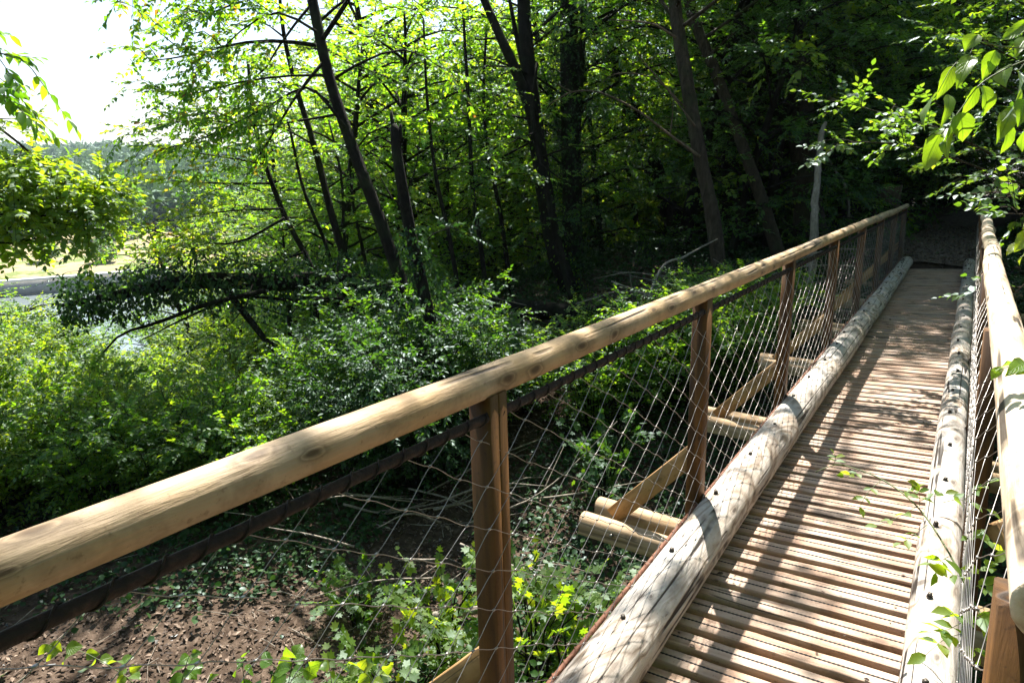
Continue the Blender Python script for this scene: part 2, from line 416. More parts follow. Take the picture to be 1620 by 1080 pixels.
# concrete quay wall on the far bank
def quay():
    e = empty('river_wall', (UD[0] * 119.5, UD[1] * 119.5, -17))
    tag(e, 'long grey concrete river wall with pale coping on the far bank', 'wall')
    R = np.array([[-UD[1], UD[0], 0], [UD[0], UD[1], 0], [0, 0, 1]]).T
    con = plain_mat('quay_concrete', [(.3, (.20, .20, .19)), (.6, (.32, .31, .29)), (.75, (.40, .39, .36))], .8, .9)
    mb = MB(); mb.box((0, 0, 1.05), (300, .5, 1.35), R); link('wall_face', mb.build('quay_face', con), e)
    mb = MB(); mb.box((0, 0, 2.52), (300, .65, .12), R); link('coping', mb.build('quay_coping', plain_mat('coping', [(.3, (.5, .49, .46)), (.7, (.62, .6, .57))], 1, .8)), e)
quay()

# ------------------------------------------------------------------ the footbridge
BR = empty('footbridge', (0, 0, 0))
tag(BR, 'narrow wooden footbridge with round pole handrails, wire net sides and slatted deck', 'footbridge')
def part(name, me, parent=BR): return link(name, me, parent)

TY = np.array([-1.2, .27, 1.43, 3.02, 6.4, 10.0, 13.9]); TT = np.array([.46, .495, .535, .562, .615, .665, .722])
def rail_z(y): return 1.67 - np.interp(y, TY, TT)
POST_Y = [1.33, 3.0, 4.75, 6.52, 8.29, 10.07, 11.85, 13.55]
LX_TOP, LX_BOT = -.955, -.915
RX_TOP, RX_BOT = .132, .212

def round_pole(pts, rad, n, seed, wob=.006):
    """a slightly uneven round pole along the bridge with cut ends"""
    g = np.random.default_rng(seed)
    m = len(pts); th = np.arange(n) / n * 2 * np.pi
    r = rad * (1 + .02 * np.interp(np.arange(m), np.linspace(0, m, 9), g.standard_normal(9)))
    pts = np.array(pts, float)
    pts[:, 0] += wob * np.interp(np.arange(m), np.linspace(0, m, 8), g.standard_normal(8))
    pts[:, 2] += wob * .6 * np.interp(np.arange(m), np.linspace(0, m, 8), g.standard_normal(8))
    v, q, t = tube(pts, r, n, False)
    v = v.reshape(m, n, 3)
    lump = 1 + .012 * g.standard_normal((m, n))
    v = pts[:, None] + (v - pts[:, None]) * lump[:, :, None]
    # ends: small rounding ring then cap
    mb = MB(); mb.add(v.reshape(-1, 3), q)
    for e, d in ((0, -1), (m - 1, 1)):
        c = pts[e]; tang = nrm(pts[e] - pts[e - d])
        ring0 = v[e]; ring1 = c + (ring0 - c) * .9 + tang * rad * .1
        n0 = mb.n
        mb.add(np.vstack([ring0, ring1, [c + tang * rad * .1]]))
        qq = [(n0 + i, n0 + (i + 1) % n, n0 + n + (i + 1) % n, n0 + n + i) for i in range(n)]
        tt = [(n0 + n + i, n0 + n + (i + 1) % n, n0 + 2 * n) for i in range(n)]
        if d < 0: qq = [q_[::-1] for q_ in qq]; tt = [t_[::-1] for t_ in tt]
        mb.q.append(np.array(qq)); mb.t.append(np.array(tt))
    return mb

def handrails():
    for side, xt, segs in ((0, LX_TOP, ((-1.1, 7.42), (7.43, 11.3), (11.31, 13.95))), (1, .153, ((.955, 8.1), (8.11, 11.6), (11.61, 13.95)))):
        for k, (a, b) in enumerate(segs):
            ys = np.linspace(a, b, int((b - a) / .12) + 2)
            rad = .0415 if side == 0 else .0495
            rad *= (1.0, 1.04, .95)[k]
            pts = np.stack([np.full_like(ys, xt) + (.012 * np.clip(ys / 14, 0, 1) if side else 0), ys, rail_z(ys)], -1)
            part('handrail', round_pole(pts, rad, 28, 31 * side + k + 5, .006).build('handrail', M['rail_sunlit' if side else 'rail'], True))
handrails()

def kerb_logs():
    bm = MB()
    bm.tube([(0, 0, -.006), (0, 0, .003)], .0105, 12)
    bm.box((0, 0, .008), (.0068, .0068, .0055), None, 0); bolt_me = bm.build('bolt', M['bolt'])
    for side, xc, r, segs in ((0, -.80, .103, ((-1.0, 9.16), (9.175, 13.35))), (1, .09, .083, ((-1.0, 3.31), (3.325, 10.15), (10.165, 13.35)))):
        for k, (a, b) in enumerate(segs):
            ys = np.linspace(a, b, int((b - a) / .15) + 2)
            rr = r * (1, .95, .99)[k]
            zc = rr - (.058 if side == 0 else 0)
            pts = np.stack([np.full_like(ys, xc), ys, np.full_like(ys, zc)], -1)
            lg = part('kerb_log', round_pole(pts, rr, 32, 70 + 9 * side + k, .005).build('kerb_log', M['log'], True))
            for j in range(26):
                y = 1.34 + .553 * j + (.2 if side else 0) + .03 * math.sin(j * 2.3)
                if a + .06 < y < b - .06:
                    o = link('bolt', bolt_me, lg, (xc - .02 + .012 * math.sin(j * 1.7), y, zc + rr - .001))
                    o.rotation_euler = (0.05 * math.sin(j), -.12, j * .7)
kerb_logs()

TILT = -math.radians(4.0)                       # the deck has sagged towards the river side
def deck():
    p = .118; hw = .0395
    shapes = []
    for s in range(4):
        g = np.random.default_rng(s + 40)
        m = 14; xs = np.linspace(-.47, .47, m)
        prof = np.array([(-hw, -.045), (-hw, -.003), (-hw + .003, 0), (-.012, .0004), (.012, .0004), (hw - .003, 0), (hw, -.003), (hw, -.045)])
        n = len(prof)
        v = np.zeros((m, n, 3)); v[:, :, 0] = xs[:, None]; v[:, :, 1] = prof[None, :, 0] + .0007 * g.standard_normal((m, 1)) ; v[:, :, 2] = prof[None, :, 1]
        v[:, 1:4, 1] += .0010 * g.standard_normal((m, 1)); v[:, 4:7, 1] += .0010 * g.standard_normal((m, 1))
        i = np.arange(m - 1)[:, None] * n; j = np.arange(n)[None]; k = (j + 1) % n
        q = np.stack([i + j, i + k, i + n + k, i + n + j], -1).reshape(-1, 4)
        t = [(0, x + 1, x) for x in range(1, n - 1)] + [((m - 1) * n, (m - 1) * n + x, (m - 1) * n + x + 1) for x in range(1, n - 1)]
        mb = MB(); mb.add(v.reshape(-1, 3), q, t); shapes.append(mb.build('deck_board', M['deck']))
    # serrated dark grip strip let into the middle of each board
    nT = 120; xs = np.linspace(-.455, .455, nT); wd = np.where(np.arange(nT) % 2, .0048, .0024)
    v = np.concatenate([np.stack([xs, -wd, np.full(nT, .0012)], -1), np.stack([xs, wd, np.full(nT, .0012)], -1),
                        np.stack([xs, -wd, np.full(nT, -.004)], -1), np.stack([xs, wd, np.full(nT, -.004)], -1)])
    i = np.arange(nT - 1)
    q = np.concatenate([np.stack([i, i + 1, nT + i + 1, nT + i], -1), np.stack([2 * nT + i, 2 * nT + i + 1, i + 1, i], -1),
                        np.stack([nT + i, nT + i + 1, 3 * nT + i + 1, 3 * nT + i], -1)])
    strip = mesh('grip_strip', v, [q], M['grip'])
    g = np.random.default_rng(77)
    y0 = 1.48; rest = []
    for k in range(101):
        y = y0 + p * k
        if y > 13.28: break
        o = link('deck_board', shapes[k % 4], BR, (-.345, y, -.030 + 0.0008 * g.standard_normal()))
        o.rotation_euler = (.012 * g.standard_normal(), TILT + .0015 * g.standard_normal(), .0045 * g.standard_normal())
        link('grip_strip', strip, o)
    # boards behind the photographer's feet, outside the picture
    mb = MB()
    for k in range(1, 20): mb.box((-.345, y0 - p * k, -.05), (.47, hw, .0175), [[math.cos(TILT), 0, math.sin(TILT)], [0, 1, 0], [-math.sin(TILT), 0, math.cos(TILT)]], .006)
    o = part('decking', mb.build('decking', M['deck'])); o['kind'] = 'stuff'
deck()

def post_set():
    g = np.random.default_rng(5)
    for k, y in enumerate(POST_Y):
        zt = float(rail_z(y))
        for side, xt, xb in ((0, LX_TOP, LX_BOT), (1, RX_TOP, RX_BOT)):
            sg = -1 if side == 0 else 1
            if side and k == 0: y_ = y - .29
            else: y_ = y
            top = V(xt, 0, zt - .028); bot = V(xb, 0, -.24)
            L = np.linalg.norm(top - bot); d = (top - bot) / L
            R = np.stack([V(d[2], 0, -d[0]), V(0, 1, 0), d], 1)
            mb = MB()
            if k == 0 and side == 0:
                mb.box((0, -.0205, 0), (.034, .0185, L / 2), None, .003); mb.box((0, .0185, 0), (.034, .0185, L / 2), None, .003)
            else:
                mb.box((0, 0, 0), (.034, .040, L / 2), None, .004)
            o = part('rail_post', mb.build('rail_post', M['post'])); Mx = Matrix([[*R[i], ((top + bot) / 2)[i] + (y_ if i == 1 else 0)] for i in range(3)] + [[0, 0, 0, 1]])
            o.matrix_local = Mx
            if g.random() < 2:
                pb = MB()
                zz = -L / 2 + .36; pb.tube([(-sg * .033, .006, zz), (-sg * .041, .006, zz), (-sg * .048, .006, zz)], (.010, .010, .005), 10)
                link('bolt', pb.build('post_bolt', M['bolt']), o)
            # strut from the beam end up to the post
            a = V(xb + sg * .43, y_, -.12); b = V(xb + sg * .030, y_, .33)
            dd = b - a; Ls = np.linalg.norm(dd); dd /= Ls
            side_v = V(0, 1, 0); nv = np.cross(dd, side_v)
            mb = MB(); mb.box((0, 0, 0), (.045, .017, Ls / 2), None, .003)
            o = part('strut', mb.build('strut', M['strut']))
            o.matrix_local = Matrix([[nv[i], side_v[i], dd[i], ((a + b) / 2)[i]] for i in range(3)] + [[0, 0, 0, 1]])
        for dy in (-.092, .1):
            x0, x1 = -1.47 + .02 * g.standard_normal(), .76
            mb = MB(); hh = .046
            # half-round beam: flat sides, softly rounded top
            prof = np.array([(-.046, -.055), (-.046, .02), (-.034, .042), (-.014, .05), (.014, .05), (.034, .042), (.046, .02), (.046, -.055)])
            n = len(prof)
            v = np.concatenate([[(x, dy + pr[0], pr[1]) for pr in prof] for x in (x0, x1)])
            q = [(i, (i + 1) % n, n + (i + 1) % n, n + i) for i in range(n)]
            t = [(0, i + 1, i) for i in range(1, n - 1)] + [(n, n + i, n + i + 1) for i in range(1, n - 1)]
            mb.add(v, np.array(q), t)
            bo = part('cross_beam', mb.build('cross_beam', M['beam'])); bo.location = (0, y, -.152)
            if dy < 0:
                b2 = MB(); b2.tube([(x0 + .19, dy - .046, .0), (x0 + .19, dy - .058, .0)], .009, 8)
                link('bolt', b2.build('beam_bolt', M['wire']), bo)
    # two long bearers under the deck
    for x in (-.66, -.03):
        mb = MB(); mb.box((x, 6.2, -.30), (.06, 7.4, .09), None, .006); part('bearer', mb.build('bearer', M['log']))
post_set()

def net_side(side):
    """steel rope net: diamonds 0.196 wide and 0.116 high, laced to two rusty cables"""
    g = np.random.default_rng(side + 3)
    if side == 0: xt, xb, y0, y1 = -.914, -.874, -.6, 13.6
    else: xt, xb, y0, y1 = .092, .172, 1.08, 13.6
    xt2 = xt
    hh, hw = .058, .098
    zb = .045
    def pt(y, z):
        zt = rail_z(y) - .075
        f = np.clip((z - zb) / (zt - zb), 0, 1)
        sag = (.02 if side == 0 else -.012) * np.sin(f * np.pi) * (1 if side == 0 else 1) * np.sin(y * 1.76 + .5) ** 2
        return np.stack([xb + (xt2 - xb) * f + sag * .5 + (-.018 if side == 0 else .058) * sst(.80, 1.0, f), y, zb + (z - zb)], -1)
    ncol = int((y1 - y0) / hw); nrow = 22
    cj = np.arange(ncol + 1); ri = np.arange(nrow + 1)
    # knots exist where (c + r) is even
    wob_y = .003 * g.standard_normal((ncol + 1, nrow + 1)); wob_z = .003 * g.standard_normal((ncol + 1, nrow + 1))
    Y = y0 + cj[:, None] * hw + wob_y
    T = (rail_z(y0 + cj * hw) - .075)[:, None]
    Z = T - ri[None] * hh + wob_z
    Z = np.where(Z < zb, zb, Z); 
    P = pt(Y, Z)
    mb = MB(); rad = .0011
    segs_a, segs_b = [], []
    for c in range(ncol):
        for r in range(nrow + 1):
            if (c + r) % 2: continue
            for dr in (-1, 1):
                q = r + dr
                if 0 <= q <= nrow and not (Z[c, r] <= zb and Z[c + 1, q] <= zb):
                    segs_a.append(P[c, r]); segs_b.append(P[c + 1, q])
    A = np.array(segs_a); B = np.array(segs_b)
    # each strand leaves its ferrule almost level, so it runs in a gentle S
    s = np.linspace(0, 1, 6); e = s * s * (3 - 2 * s); 
    d = B - A
    pts = A[:, None] + d[:, None] * s[None, :, None]
    pts[:, :, 2] = A[:, None, 2] + d[:, None, 2] * (.58 * s + .42 * e)[None]
    tg = nrm(np.gradient(pts, axis=1)); aa = nrm(np.cross(tg, V(1, 0.05, 0))); bb = np.cross(tg, aa)
    th = np.arange(4) / 4 * 2 * np.pi
    v = pts[:, :, None] + rad * (aa[:, :, None] * np.cos(th)[None, None, :, None] + bb[:, :, None] * np.sin(th)[None, None, :, None])
    S, m_, n_ = v.shape[:3]
    i = np.arange(m_ - 1)[:, None] * n_; j = np.arange(n_)[None]; k = (j + 1) % n_
    q = np.stack([i + j, i + n_ + j, i + n_ + k, i + k], -1).reshape(-1, 4)
    q = (q[None] + (np.arange(S) * m_ * n_)[:, None, None]).reshape(-1, 4)
    mb.add(v.reshape(-1, 3), q)
    # ferrules
    kc, kr = np.nonzero(((cj[:, None] + ri[None]) % 2 == 0) & (Z > zb + .01))
    K = P[kc, kr]
    bx = np.array([(x, y, z) for x in (-1, 1) for y in (-1, 1) for z in (-1, 1)]) * V(.0024, .004, .0024)
    fq = np.array([(0, 1, 3, 2), (4, 6, 7, 5), (0, 4, 5, 1), (2, 3, 7, 6), (0, 2, 6, 4), (1, 5, 7, 3)])
    mb.add((K[:, None] + bx[None]).reshape(-1, 3), (fq[None] + (np.arange(len(K)) * 8)[:, None, None]).reshape(-1, 4))
    part('wire_net', mb.build('wire_net', M['wire'], True))
    # border cables with the lacing wound round them
    for which in (0, 1):
        ys = np.linspace(y0 - (.3 if side == 0 else .02), y1 + .2, 240)
        z = rail_z(ys) - (.082 if side == 0 else .066) if which == 0 else np.full_like(ys, zb - .01)
        x = np.full_like(ys, xt2 - .02 if side == 0 else xt2 + .062) if which == 0 else np.full_like(ys, xb)
        if which == 1 and side == 0: x = np.full_like(ys, -.902); z = np.full_like(ys, .088)
        if which == 1 and side == 1: z = np.full_like(ys, .05)
        rc = .0125 if which == 0 and side == 0 else .0085
        cb = part('net_cable', MB().tube(np.stack([x, ys, z], -1), rc, 8).build('net_cable', M['cable_dark' if which == 0 else 'rust'], True))
        yl = np.linspace(y0, y1, int((y1 - y0) / .006)); ph = yl / .075 * 2 * np.pi
        zz = np.interp(yl, ys, z); xx = np.interp(yl, ys, x)
        l = np.stack([xx + (rc + .002) * np.cos(ph), yl, zz + (rc + .002) * np.sin(ph)], -1)
        link('lacing', MB().tube(l, .0022, 4).build('lacing', M['cable_dark' if which == 0 else 'rust'], True), cb)
for s in (0, 1): net_side(s)

# ------------------------------------------------------------------ leaves, twigs and trees
def tpl(kind):
    """leaf outlines in the leaf's own frame: x across, y along, z up"""
    if kind == 'fold':
        v = [(0, 0, 0), (.5, .42, .10), (0, 1, -.05), (-.5, .42, .10)]; t = [(0, 1, 2), (0, 2, 3)]
    elif kind == 'oval':
        v = [(0, 0, 0), (.40, .22, .07), (.48, .55, .08), (0, 1, -.10), (-.48, .55, .08), (-.40, .22, .07), (0, .45, 0)]
        t = [(0, 1, 6), (1, 2, 6), (2, 3, 6), (3, 4, 6), (4, 5, 6), (5, 0, 6)]
    elif kind == 'lobed':      # maple-like
        v = [(0, 0, 0), (.22, .10, .04), (.62, .25, .02), (.34, .45, .05), (.50, .78, 0), (.18, .68, .04), (0, 1, -.06),
             (-.18, .68, .04), (-.50, .78, 0), (-.34, .45, .05), (-.62, .25, .02), (-.22, .10, .04), (0, .4, 0)]
        t = [(i, (i + 1) % 12, 12) for i in range(12)]
    return np.array(v, float), np.array(t)

def leaf_arrays(P, D, N, L, W, kind='fold'):
    """P base points, D pointing directions, N facing directions, L lengths, W width ratio"""
    v, t = tpl(kind)
    D = nrm(D); X = nrm(np.cross(D, N)); Nn = np.cross(X, D)
    L = np.broadcast_to(L, (len(P),))
    vv = P[:, None] + L[:, None, None] * (v[None, :, 0:1] * W * X[:, None] + v[None, :, 1:2] * D[:, None] + v[None, :, 2:3] * Nn[:, None])
    tt = t[None] + (np.arange(len(P)) * len(v))[:, None, None]
    return vv.reshape(-1, 3), tt.reshape(-1, 3)

def twig_tubes(A, B, droop, r0, r1):
    """thin three-sided twigs from A to B sagging by droop"""
    n = len(A); s = np.array([0, .5, 1.0])
    pts = A[:, None] + (B - A)[:, None] * s[None, :, None]
    d = nrm(B - A); a = nrm(np.cross(d, V(.1, .2, 1))); b = np.cross(d, a)
    th = np.arange(3) / 3 * 2 * np.pi
    ring = a[:, None] * np.cos(th)[None, :, None] + b[:, None] * np.sin(th)[None, :, None]
    rr = np.array([r0, (r0 + r1) / 2, r1])
    v = pts[:, :, None] + ring[:, None] * rr[None, :, None, None]
    i = np.arange(2)[:, None] * 3; j = np.arange(3)[None]; k = (j + 1) % 3
    q = np.stack([i + j, i + 3 + j, i + 3 + k, i + k], -1).reshape(-1, 4)
    q = (q[None] + (np.arange(n) * 9)[:, None, None]).reshape(-1, 4)
    return v.reshape(-1, 3), q

def lit_gap(P, keep=.04):
    """which points stay: the canopy has an opening through which the sun reaches the bridge and the path below"""
    k = (P[:, 2] - .9) / SUN[2]
    q = P - SUN * k[:, None]
    k2 = (P[:, 2] + 2.0) / SUN[2]; q2 = P - SUN * k2[:, None]
    hi = P[:, 2] > 1.35
    brd = hi & (q[:, 0] > -1.6) & (q[:, 0] < .8) & (q[:, 1] > -.5) & (q[:, 1] < 6.2)
    lit = hi & (np.hypot(q2[:, 0] + 3.9, (q2[:, 1] - 3.2) * .8) < 1.7)
    n = vnoise(q[:, :2] * 1.7 + 3.3, 5)
    drop = (brd | lit) & (n < 1 - keep * 4)
    return ~drop

class Plant:
    """collects wood and leaves of one plant"""
    def __init__(s, seed, kind='fold', leaf=.08, ratio=.55, tw_sp=.13, tw_len=.34, lf_sp=.055, droop=.25, flat=.8, gap=True):
        s.g = np.random.default_rng(seed); s.wood = MB(); s.P = []; s.D = []; s.N = []; s.L = []
        s.kind, s.leaf, s.ratio, s.tw_sp, s.tw_len, s.lf_sp, s.droop, s.flat, s.gap = kind, leaf, ratio, tw_sp, tw_len, lf_sp, droop, flat, gap
        s.tv = MB()
    def stem(s, pts, rad, n=8, rough=.04, m=None, seed=None):
        m = m or max(4, int(np.linalg.norm(np.diff(np.asarray(pts), axis=0), axis=1).sum() / .25))
        p = smooth_path(pts, m)
        r = np.interp(np.linspace(0, 1, m), np.linspace(0, 1, len(rad)), rad)
        s.wood.tube(p, r, n, True, int(s.g.integers(1e6)), rough); return p
    def twigs(s, A, D, L):
        """twigs at A towards D of length L with leaves along both sides"""
        if not len(A): return
        g = s.g; D = nrm(D)
        if s.gap:
            k = lit_gap(A + D * L[:, None] * .5); A, D, L = A[k], D[k], L[k]
            if not len(A): return
        B = A + D * L[:, None]; B[:, 2] -= s.droop * L ** 2 * 1.6
        v, q = twig_tubes(A, B, 0, .0028, .0012); s.tv.add(v, q)
        n = max(2, int(round(s.tw_len / s.lf_sp)))
        side = nrm(np.cross(D, np.array([0, 0, 1.0]) + .3 * g.standard_normal(D.shape)))
        up = np.cross(side, D)
        for j in range(n + 1):
            t = (j + .6) / (n + .6)
            c = A + (B - A) * t
            for sg in ((-1, 1) if j < n else (0,)):
                keep = g.random(len(A)) < (.92 if j else .6)
                d = D * (.62 if sg else 1) + side * sg * .8 + V(0, 0, -1) * s.droop * (.5 + .5 * g.random((len(A), 1))) + .22 * g.standard_normal(D.shape)
                N = up * s.flat + UPZ * .35 + .42 * g.standard_normal(D.shape)
                ll = s.leaf * (.72 + .5 * g.random(len(A))) * (1 - .25 * t)
                s.P.append(c[keep]); s.D.append(d[keep]); s.N.append(N[keep]); s.L.append(ll[keep])
    def bough(s, pts, r0, sub_sp=.3, sub_len=.9, start=.25, m=None, upb=.15, leafy=1.0, n=5):
        """a limb with side branches and leafy twigs"""
        g = s.g
        p = s.stem(pts, (r0, r0 * .62, r0 * .2), n, .03, m)
        seg = np.linalg.norm(np.diff(p, axis=0), axis=1); L = seg.sum(); cum = np.concatenate([[0], np.cumsum(seg)]) / L
        k = max(2, int(L * (1 - start) / sub_sp))
        sg = 1
        for t in np.linspace(start, .98, k) + .3 / k * g.standard_normal(k):
            t = min(max(t, .05), .99); sg = -sg
            c = np.array([np.interp(t, cum, p[:, i]) for i in range(3)])
            i = min(int(np.searchsorted(cum, t)), len(p) - 1); tg = nrm(p[i] - p[i - 1])
            sd = nrm(np.cross(tg, UPZ) + .25 * g.standard_normal(3)) * sg
            ln = sub_len * (1 - .45 * t) * (.6 + .7 * g.random())
            d = nrm(tg * .6 + sd * .85 + UPZ * (upb + .25 * g.standard_normal()))
            e = c + d * ln; mid = (c + e) / 2 + .08 * ln * g.standard_normal(3) + V(0, 0, .08 * ln); e = e + V(0, 0, -s.droop * .35 * ln)
            q = s.stem([c, mid, e], (r0 * .34, r0 * .2, .002), 4, 0, 5)
            s.twig_row(q, leafy)
        s.twig_row(p[int(len(p) * .55):], leafy)
    def twig_row(s, q, leafy=1.0):
        g = s.g
        sl = np.linalg.norm(np.diff(q, axis=0), axis=1); cl = np.concatenate([[0], np.cumsum(sl)])
        nT = max(2, int(cl[-1] / s.tw_sp * leafy)); tt = np.linspace(.12, 1, nT) * cl[-1]
        A = np.stack([np.interp(tt, cl, q[:, i]) for i in range(3)], -1)
        T = nrm(np.stack([np.interp(tt, cl, np.gradient(q[:, i])) for i in range(3)], -1))
        sd = nrm(np.cross(T, UPZ + .35 * g.standard_normal(T.shape))) * np.where(np.arange(nT) % 2, 1, -1)[:, None]
        D = T * .65 + sd * .8 + UPZ * .12 + .25 * g.standard_normal(T.shape)
        D[-1] = T[-1]
        s.twigs(A, D, s.tw_len * (.65 + .6 * g.random(nT)))
    def ivy(s, path, rad, dens, depth=.16, leaf=.06):
        g = s.g; path = np.asarray(path, float); m = len(path)
        L = np.linalg.norm(np.diff(path, axis=0), axis=1).sum(); n = int(L * dens)
        u = g.random(n) * (m - 1); i = np.minimum(u.astype(int), m - 2); f = (u - i)[:, None]
        c = path[i] * (1 - f) + path[i + 1] * f
        tg = nrm(path[i + 1] - path[i]); a = nrm(np.cross(tg, V(.31, .2, .93))); b = np.cross(tg, a)
        th = g.random(n) * 2 * np.pi; o = a * np.cos(th)[:, None] + b * np.sin(th)[:, None]
        rr = np.interp(u, np.arange(m), np.broadcast_to(rad, (m,)))
        clump = .35 + 1.3 * vnoise(np.stack([u * 1.3, th * 1.2], -1), 17)
        P = c + o * (rr + depth * clump * g.random(n) ** .6)[:, None]
        s.P.append(P); s.D.append(V(0, 0, -.7) + .55 * g.standard_normal((n, 3)) + o * .3); s.N.append(o + UPZ * .5 + .45 * g.standard_normal((n, 3)))
        s.L.append(leaf * (.7 + .6 * g.random(n)))
    def finish(s, name, bark, leafm, twigm=None, crown='crown', woodname='trunk', second=None, frac=0.0):
        """thing = Empty with its wood and its foliage as parts"""
        e = empty(name)
        if s.tv.n: s.wood.add(np.concatenate(s.tv.v), np.concatenate(s.tv.q))
        if s.wood.n: link(woodname, s.wood.build(name + '_wood', bark, True), e)
        if s.P:
            P, D, N, L = map(np.concatenate, (s.P, s.D, s.N, s.L))
            pick = s.g.random(len(P)) < frac if second else np.zeros(len(P), bool)
            v, t = leaf_arrays(P[~pick], D[~pick], N[~pick], L[~pick], s.ratio, s.kind)
            me = mesh(name + '_leaves', v, [t], leafm)
            if pick.any():
                v2, t2 = leaf_arrays(P[pick], D[pick], N[pick], L[pick], s.ratio, s.kind)
                me = mesh(name + '_leaves', np.concatenate([v, v2]), [np.concatenate([t, t2 + len(v)])], leafm)
                me.materials.append(second)
                mi = np.zeros(len(t) + len(t2), dtype=np.int32); mi[len(t):] = 1
                me.polygons.foreach_set('material_index', mi)
            link(crown, me, e)
        return e

LEAFCOUNT = 0
def ground_at(p): return float(terrain(p[0], p[1]))
def px_path(pp, depth):
    return [at(a[0], a[1], (a[2] if len(a) > 2 else depth)) for a in pp]

# ---- the trees one can tell apart, from the river side round to the path
def hero(name, label, path, rad, seed, boughs=(), bare=(), ivy=0, lm='leaf', bark='bark', group=None, cat='tree', n=12, up=5.0,
         crownl=4, second=None, frac=0.0, ivyd=.16, ivyto=.72, extra=(), **kw):
    """path: trunk points from low to high; the tree goes on above them by `up` metres and carries a crown there"""
    pl = Plant(seed, **kw)
    path = [np.asarray(q, float) for q in path]
    b = path[0].copy(); b[2] = ground_at(b) - .25
    if path[0][2] > b[2] + .6: path = [b] + path
    else: path[0] = b
    if up > 0:
        d = nrm(nrm(path[-1] - path[-2]) + V(0, 0, .5))
        path = path + [path[-1] + d * up * .5, path[-1] + d * up + V(.2, .1, up * .1)]
    tot = sum(np.linalg.norm(np.diff(np.array(path), axis=0), axis=1))
    p = pl.stem(path, rad, n, .035, max(14, int(tot / .2)))
    r_ = np.interp(np.linspace(0, 1, len(p)), np.linspace(0, 1, len(rad)), rad)
    for q, r in extra: pl.stem(q, (r, r * .8, r * .5), 8, .03)
    for q, r, k in boughs:
        k = dict(k); g0 = pl.gap; pl.gap = k.pop('gap', g0); pl.bough(q, r, **k); pl.gap = g0
    if crownl and up > 0:
        g = pl.g
        for k in range(crownl):
            t = .6 + .4 * k / crownl; c = p[int((len(p) - 1) * t)]
            az = k * 2.4 + g.random(); ln = 2.2 + 1.4 * g.random()
            e = c + V(math.cos(az) * ln, math.sin(az) * ln, .6 + .9 * g.random())
            pl.bough([c, (c + e) / 2 + V(0, 0, .35), e], .035, sub_sp=.34, sub_len=1.1)
    if ivy: pl.ivy(p[:int(len(p) * ivyto)], r_[:int(len(p) * ivyto)], ivy, ivyd)
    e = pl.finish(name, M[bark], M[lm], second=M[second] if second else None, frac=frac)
    for q, r in bare:
        mb = MB(); m = 26; mb.tube(smooth_path(q, m), np.interp(np.linspace(0, 1, m), [0, .5, 1], [r, r * .7, r * .25]), 7, True, 3, .06); link('bare_branch', mb.build('bare_branch', M['bark_stump'], True), e)
    tag(e, label, cat, group); return e

def pxb(pp, depth, r=.02, **kw): return (px_path(pp, depth), r, kw)

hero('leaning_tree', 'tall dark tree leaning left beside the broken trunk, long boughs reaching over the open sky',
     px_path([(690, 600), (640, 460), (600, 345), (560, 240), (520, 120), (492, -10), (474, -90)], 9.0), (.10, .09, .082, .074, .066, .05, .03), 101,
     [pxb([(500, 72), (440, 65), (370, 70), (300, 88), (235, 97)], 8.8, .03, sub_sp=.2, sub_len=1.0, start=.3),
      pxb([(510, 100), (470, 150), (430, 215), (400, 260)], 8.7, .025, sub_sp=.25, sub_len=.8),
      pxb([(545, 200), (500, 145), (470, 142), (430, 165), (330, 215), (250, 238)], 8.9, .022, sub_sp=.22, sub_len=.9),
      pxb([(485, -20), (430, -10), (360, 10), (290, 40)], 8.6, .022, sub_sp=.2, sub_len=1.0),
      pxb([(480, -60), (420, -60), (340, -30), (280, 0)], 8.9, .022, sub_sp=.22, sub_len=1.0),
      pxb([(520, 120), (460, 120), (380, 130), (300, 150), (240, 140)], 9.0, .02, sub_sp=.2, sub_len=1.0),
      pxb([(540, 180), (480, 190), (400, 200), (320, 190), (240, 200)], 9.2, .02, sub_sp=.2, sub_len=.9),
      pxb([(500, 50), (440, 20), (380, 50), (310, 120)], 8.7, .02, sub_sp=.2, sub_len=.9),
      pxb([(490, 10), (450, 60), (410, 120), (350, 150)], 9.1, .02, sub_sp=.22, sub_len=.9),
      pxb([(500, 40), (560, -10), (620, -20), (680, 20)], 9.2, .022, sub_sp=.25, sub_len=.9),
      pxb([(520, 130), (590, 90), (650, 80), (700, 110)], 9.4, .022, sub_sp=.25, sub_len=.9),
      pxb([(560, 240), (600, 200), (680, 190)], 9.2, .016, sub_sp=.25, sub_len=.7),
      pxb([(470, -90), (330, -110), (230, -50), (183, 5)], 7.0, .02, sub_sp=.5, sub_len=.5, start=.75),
      ([V(-7.0, 6.9, 5.6), V(-4.6, 6.6, 6.4), V(-3.2, 5.4, 6.5), V(-2.75, 3.9, 6.3), V(-2.8, 2.7, 6.1)], .03, dict(sub_sp=.26, sub_len=.45, start=.5, gap=False, leafy=.6))],  # high bough out of view, added to cast dappled shade on the near handrail
     lm='leaf', second='leaf_gold', frac=.06, leaf=.10, tw_sp=.10, up=4, crownl=3, droop=.5)
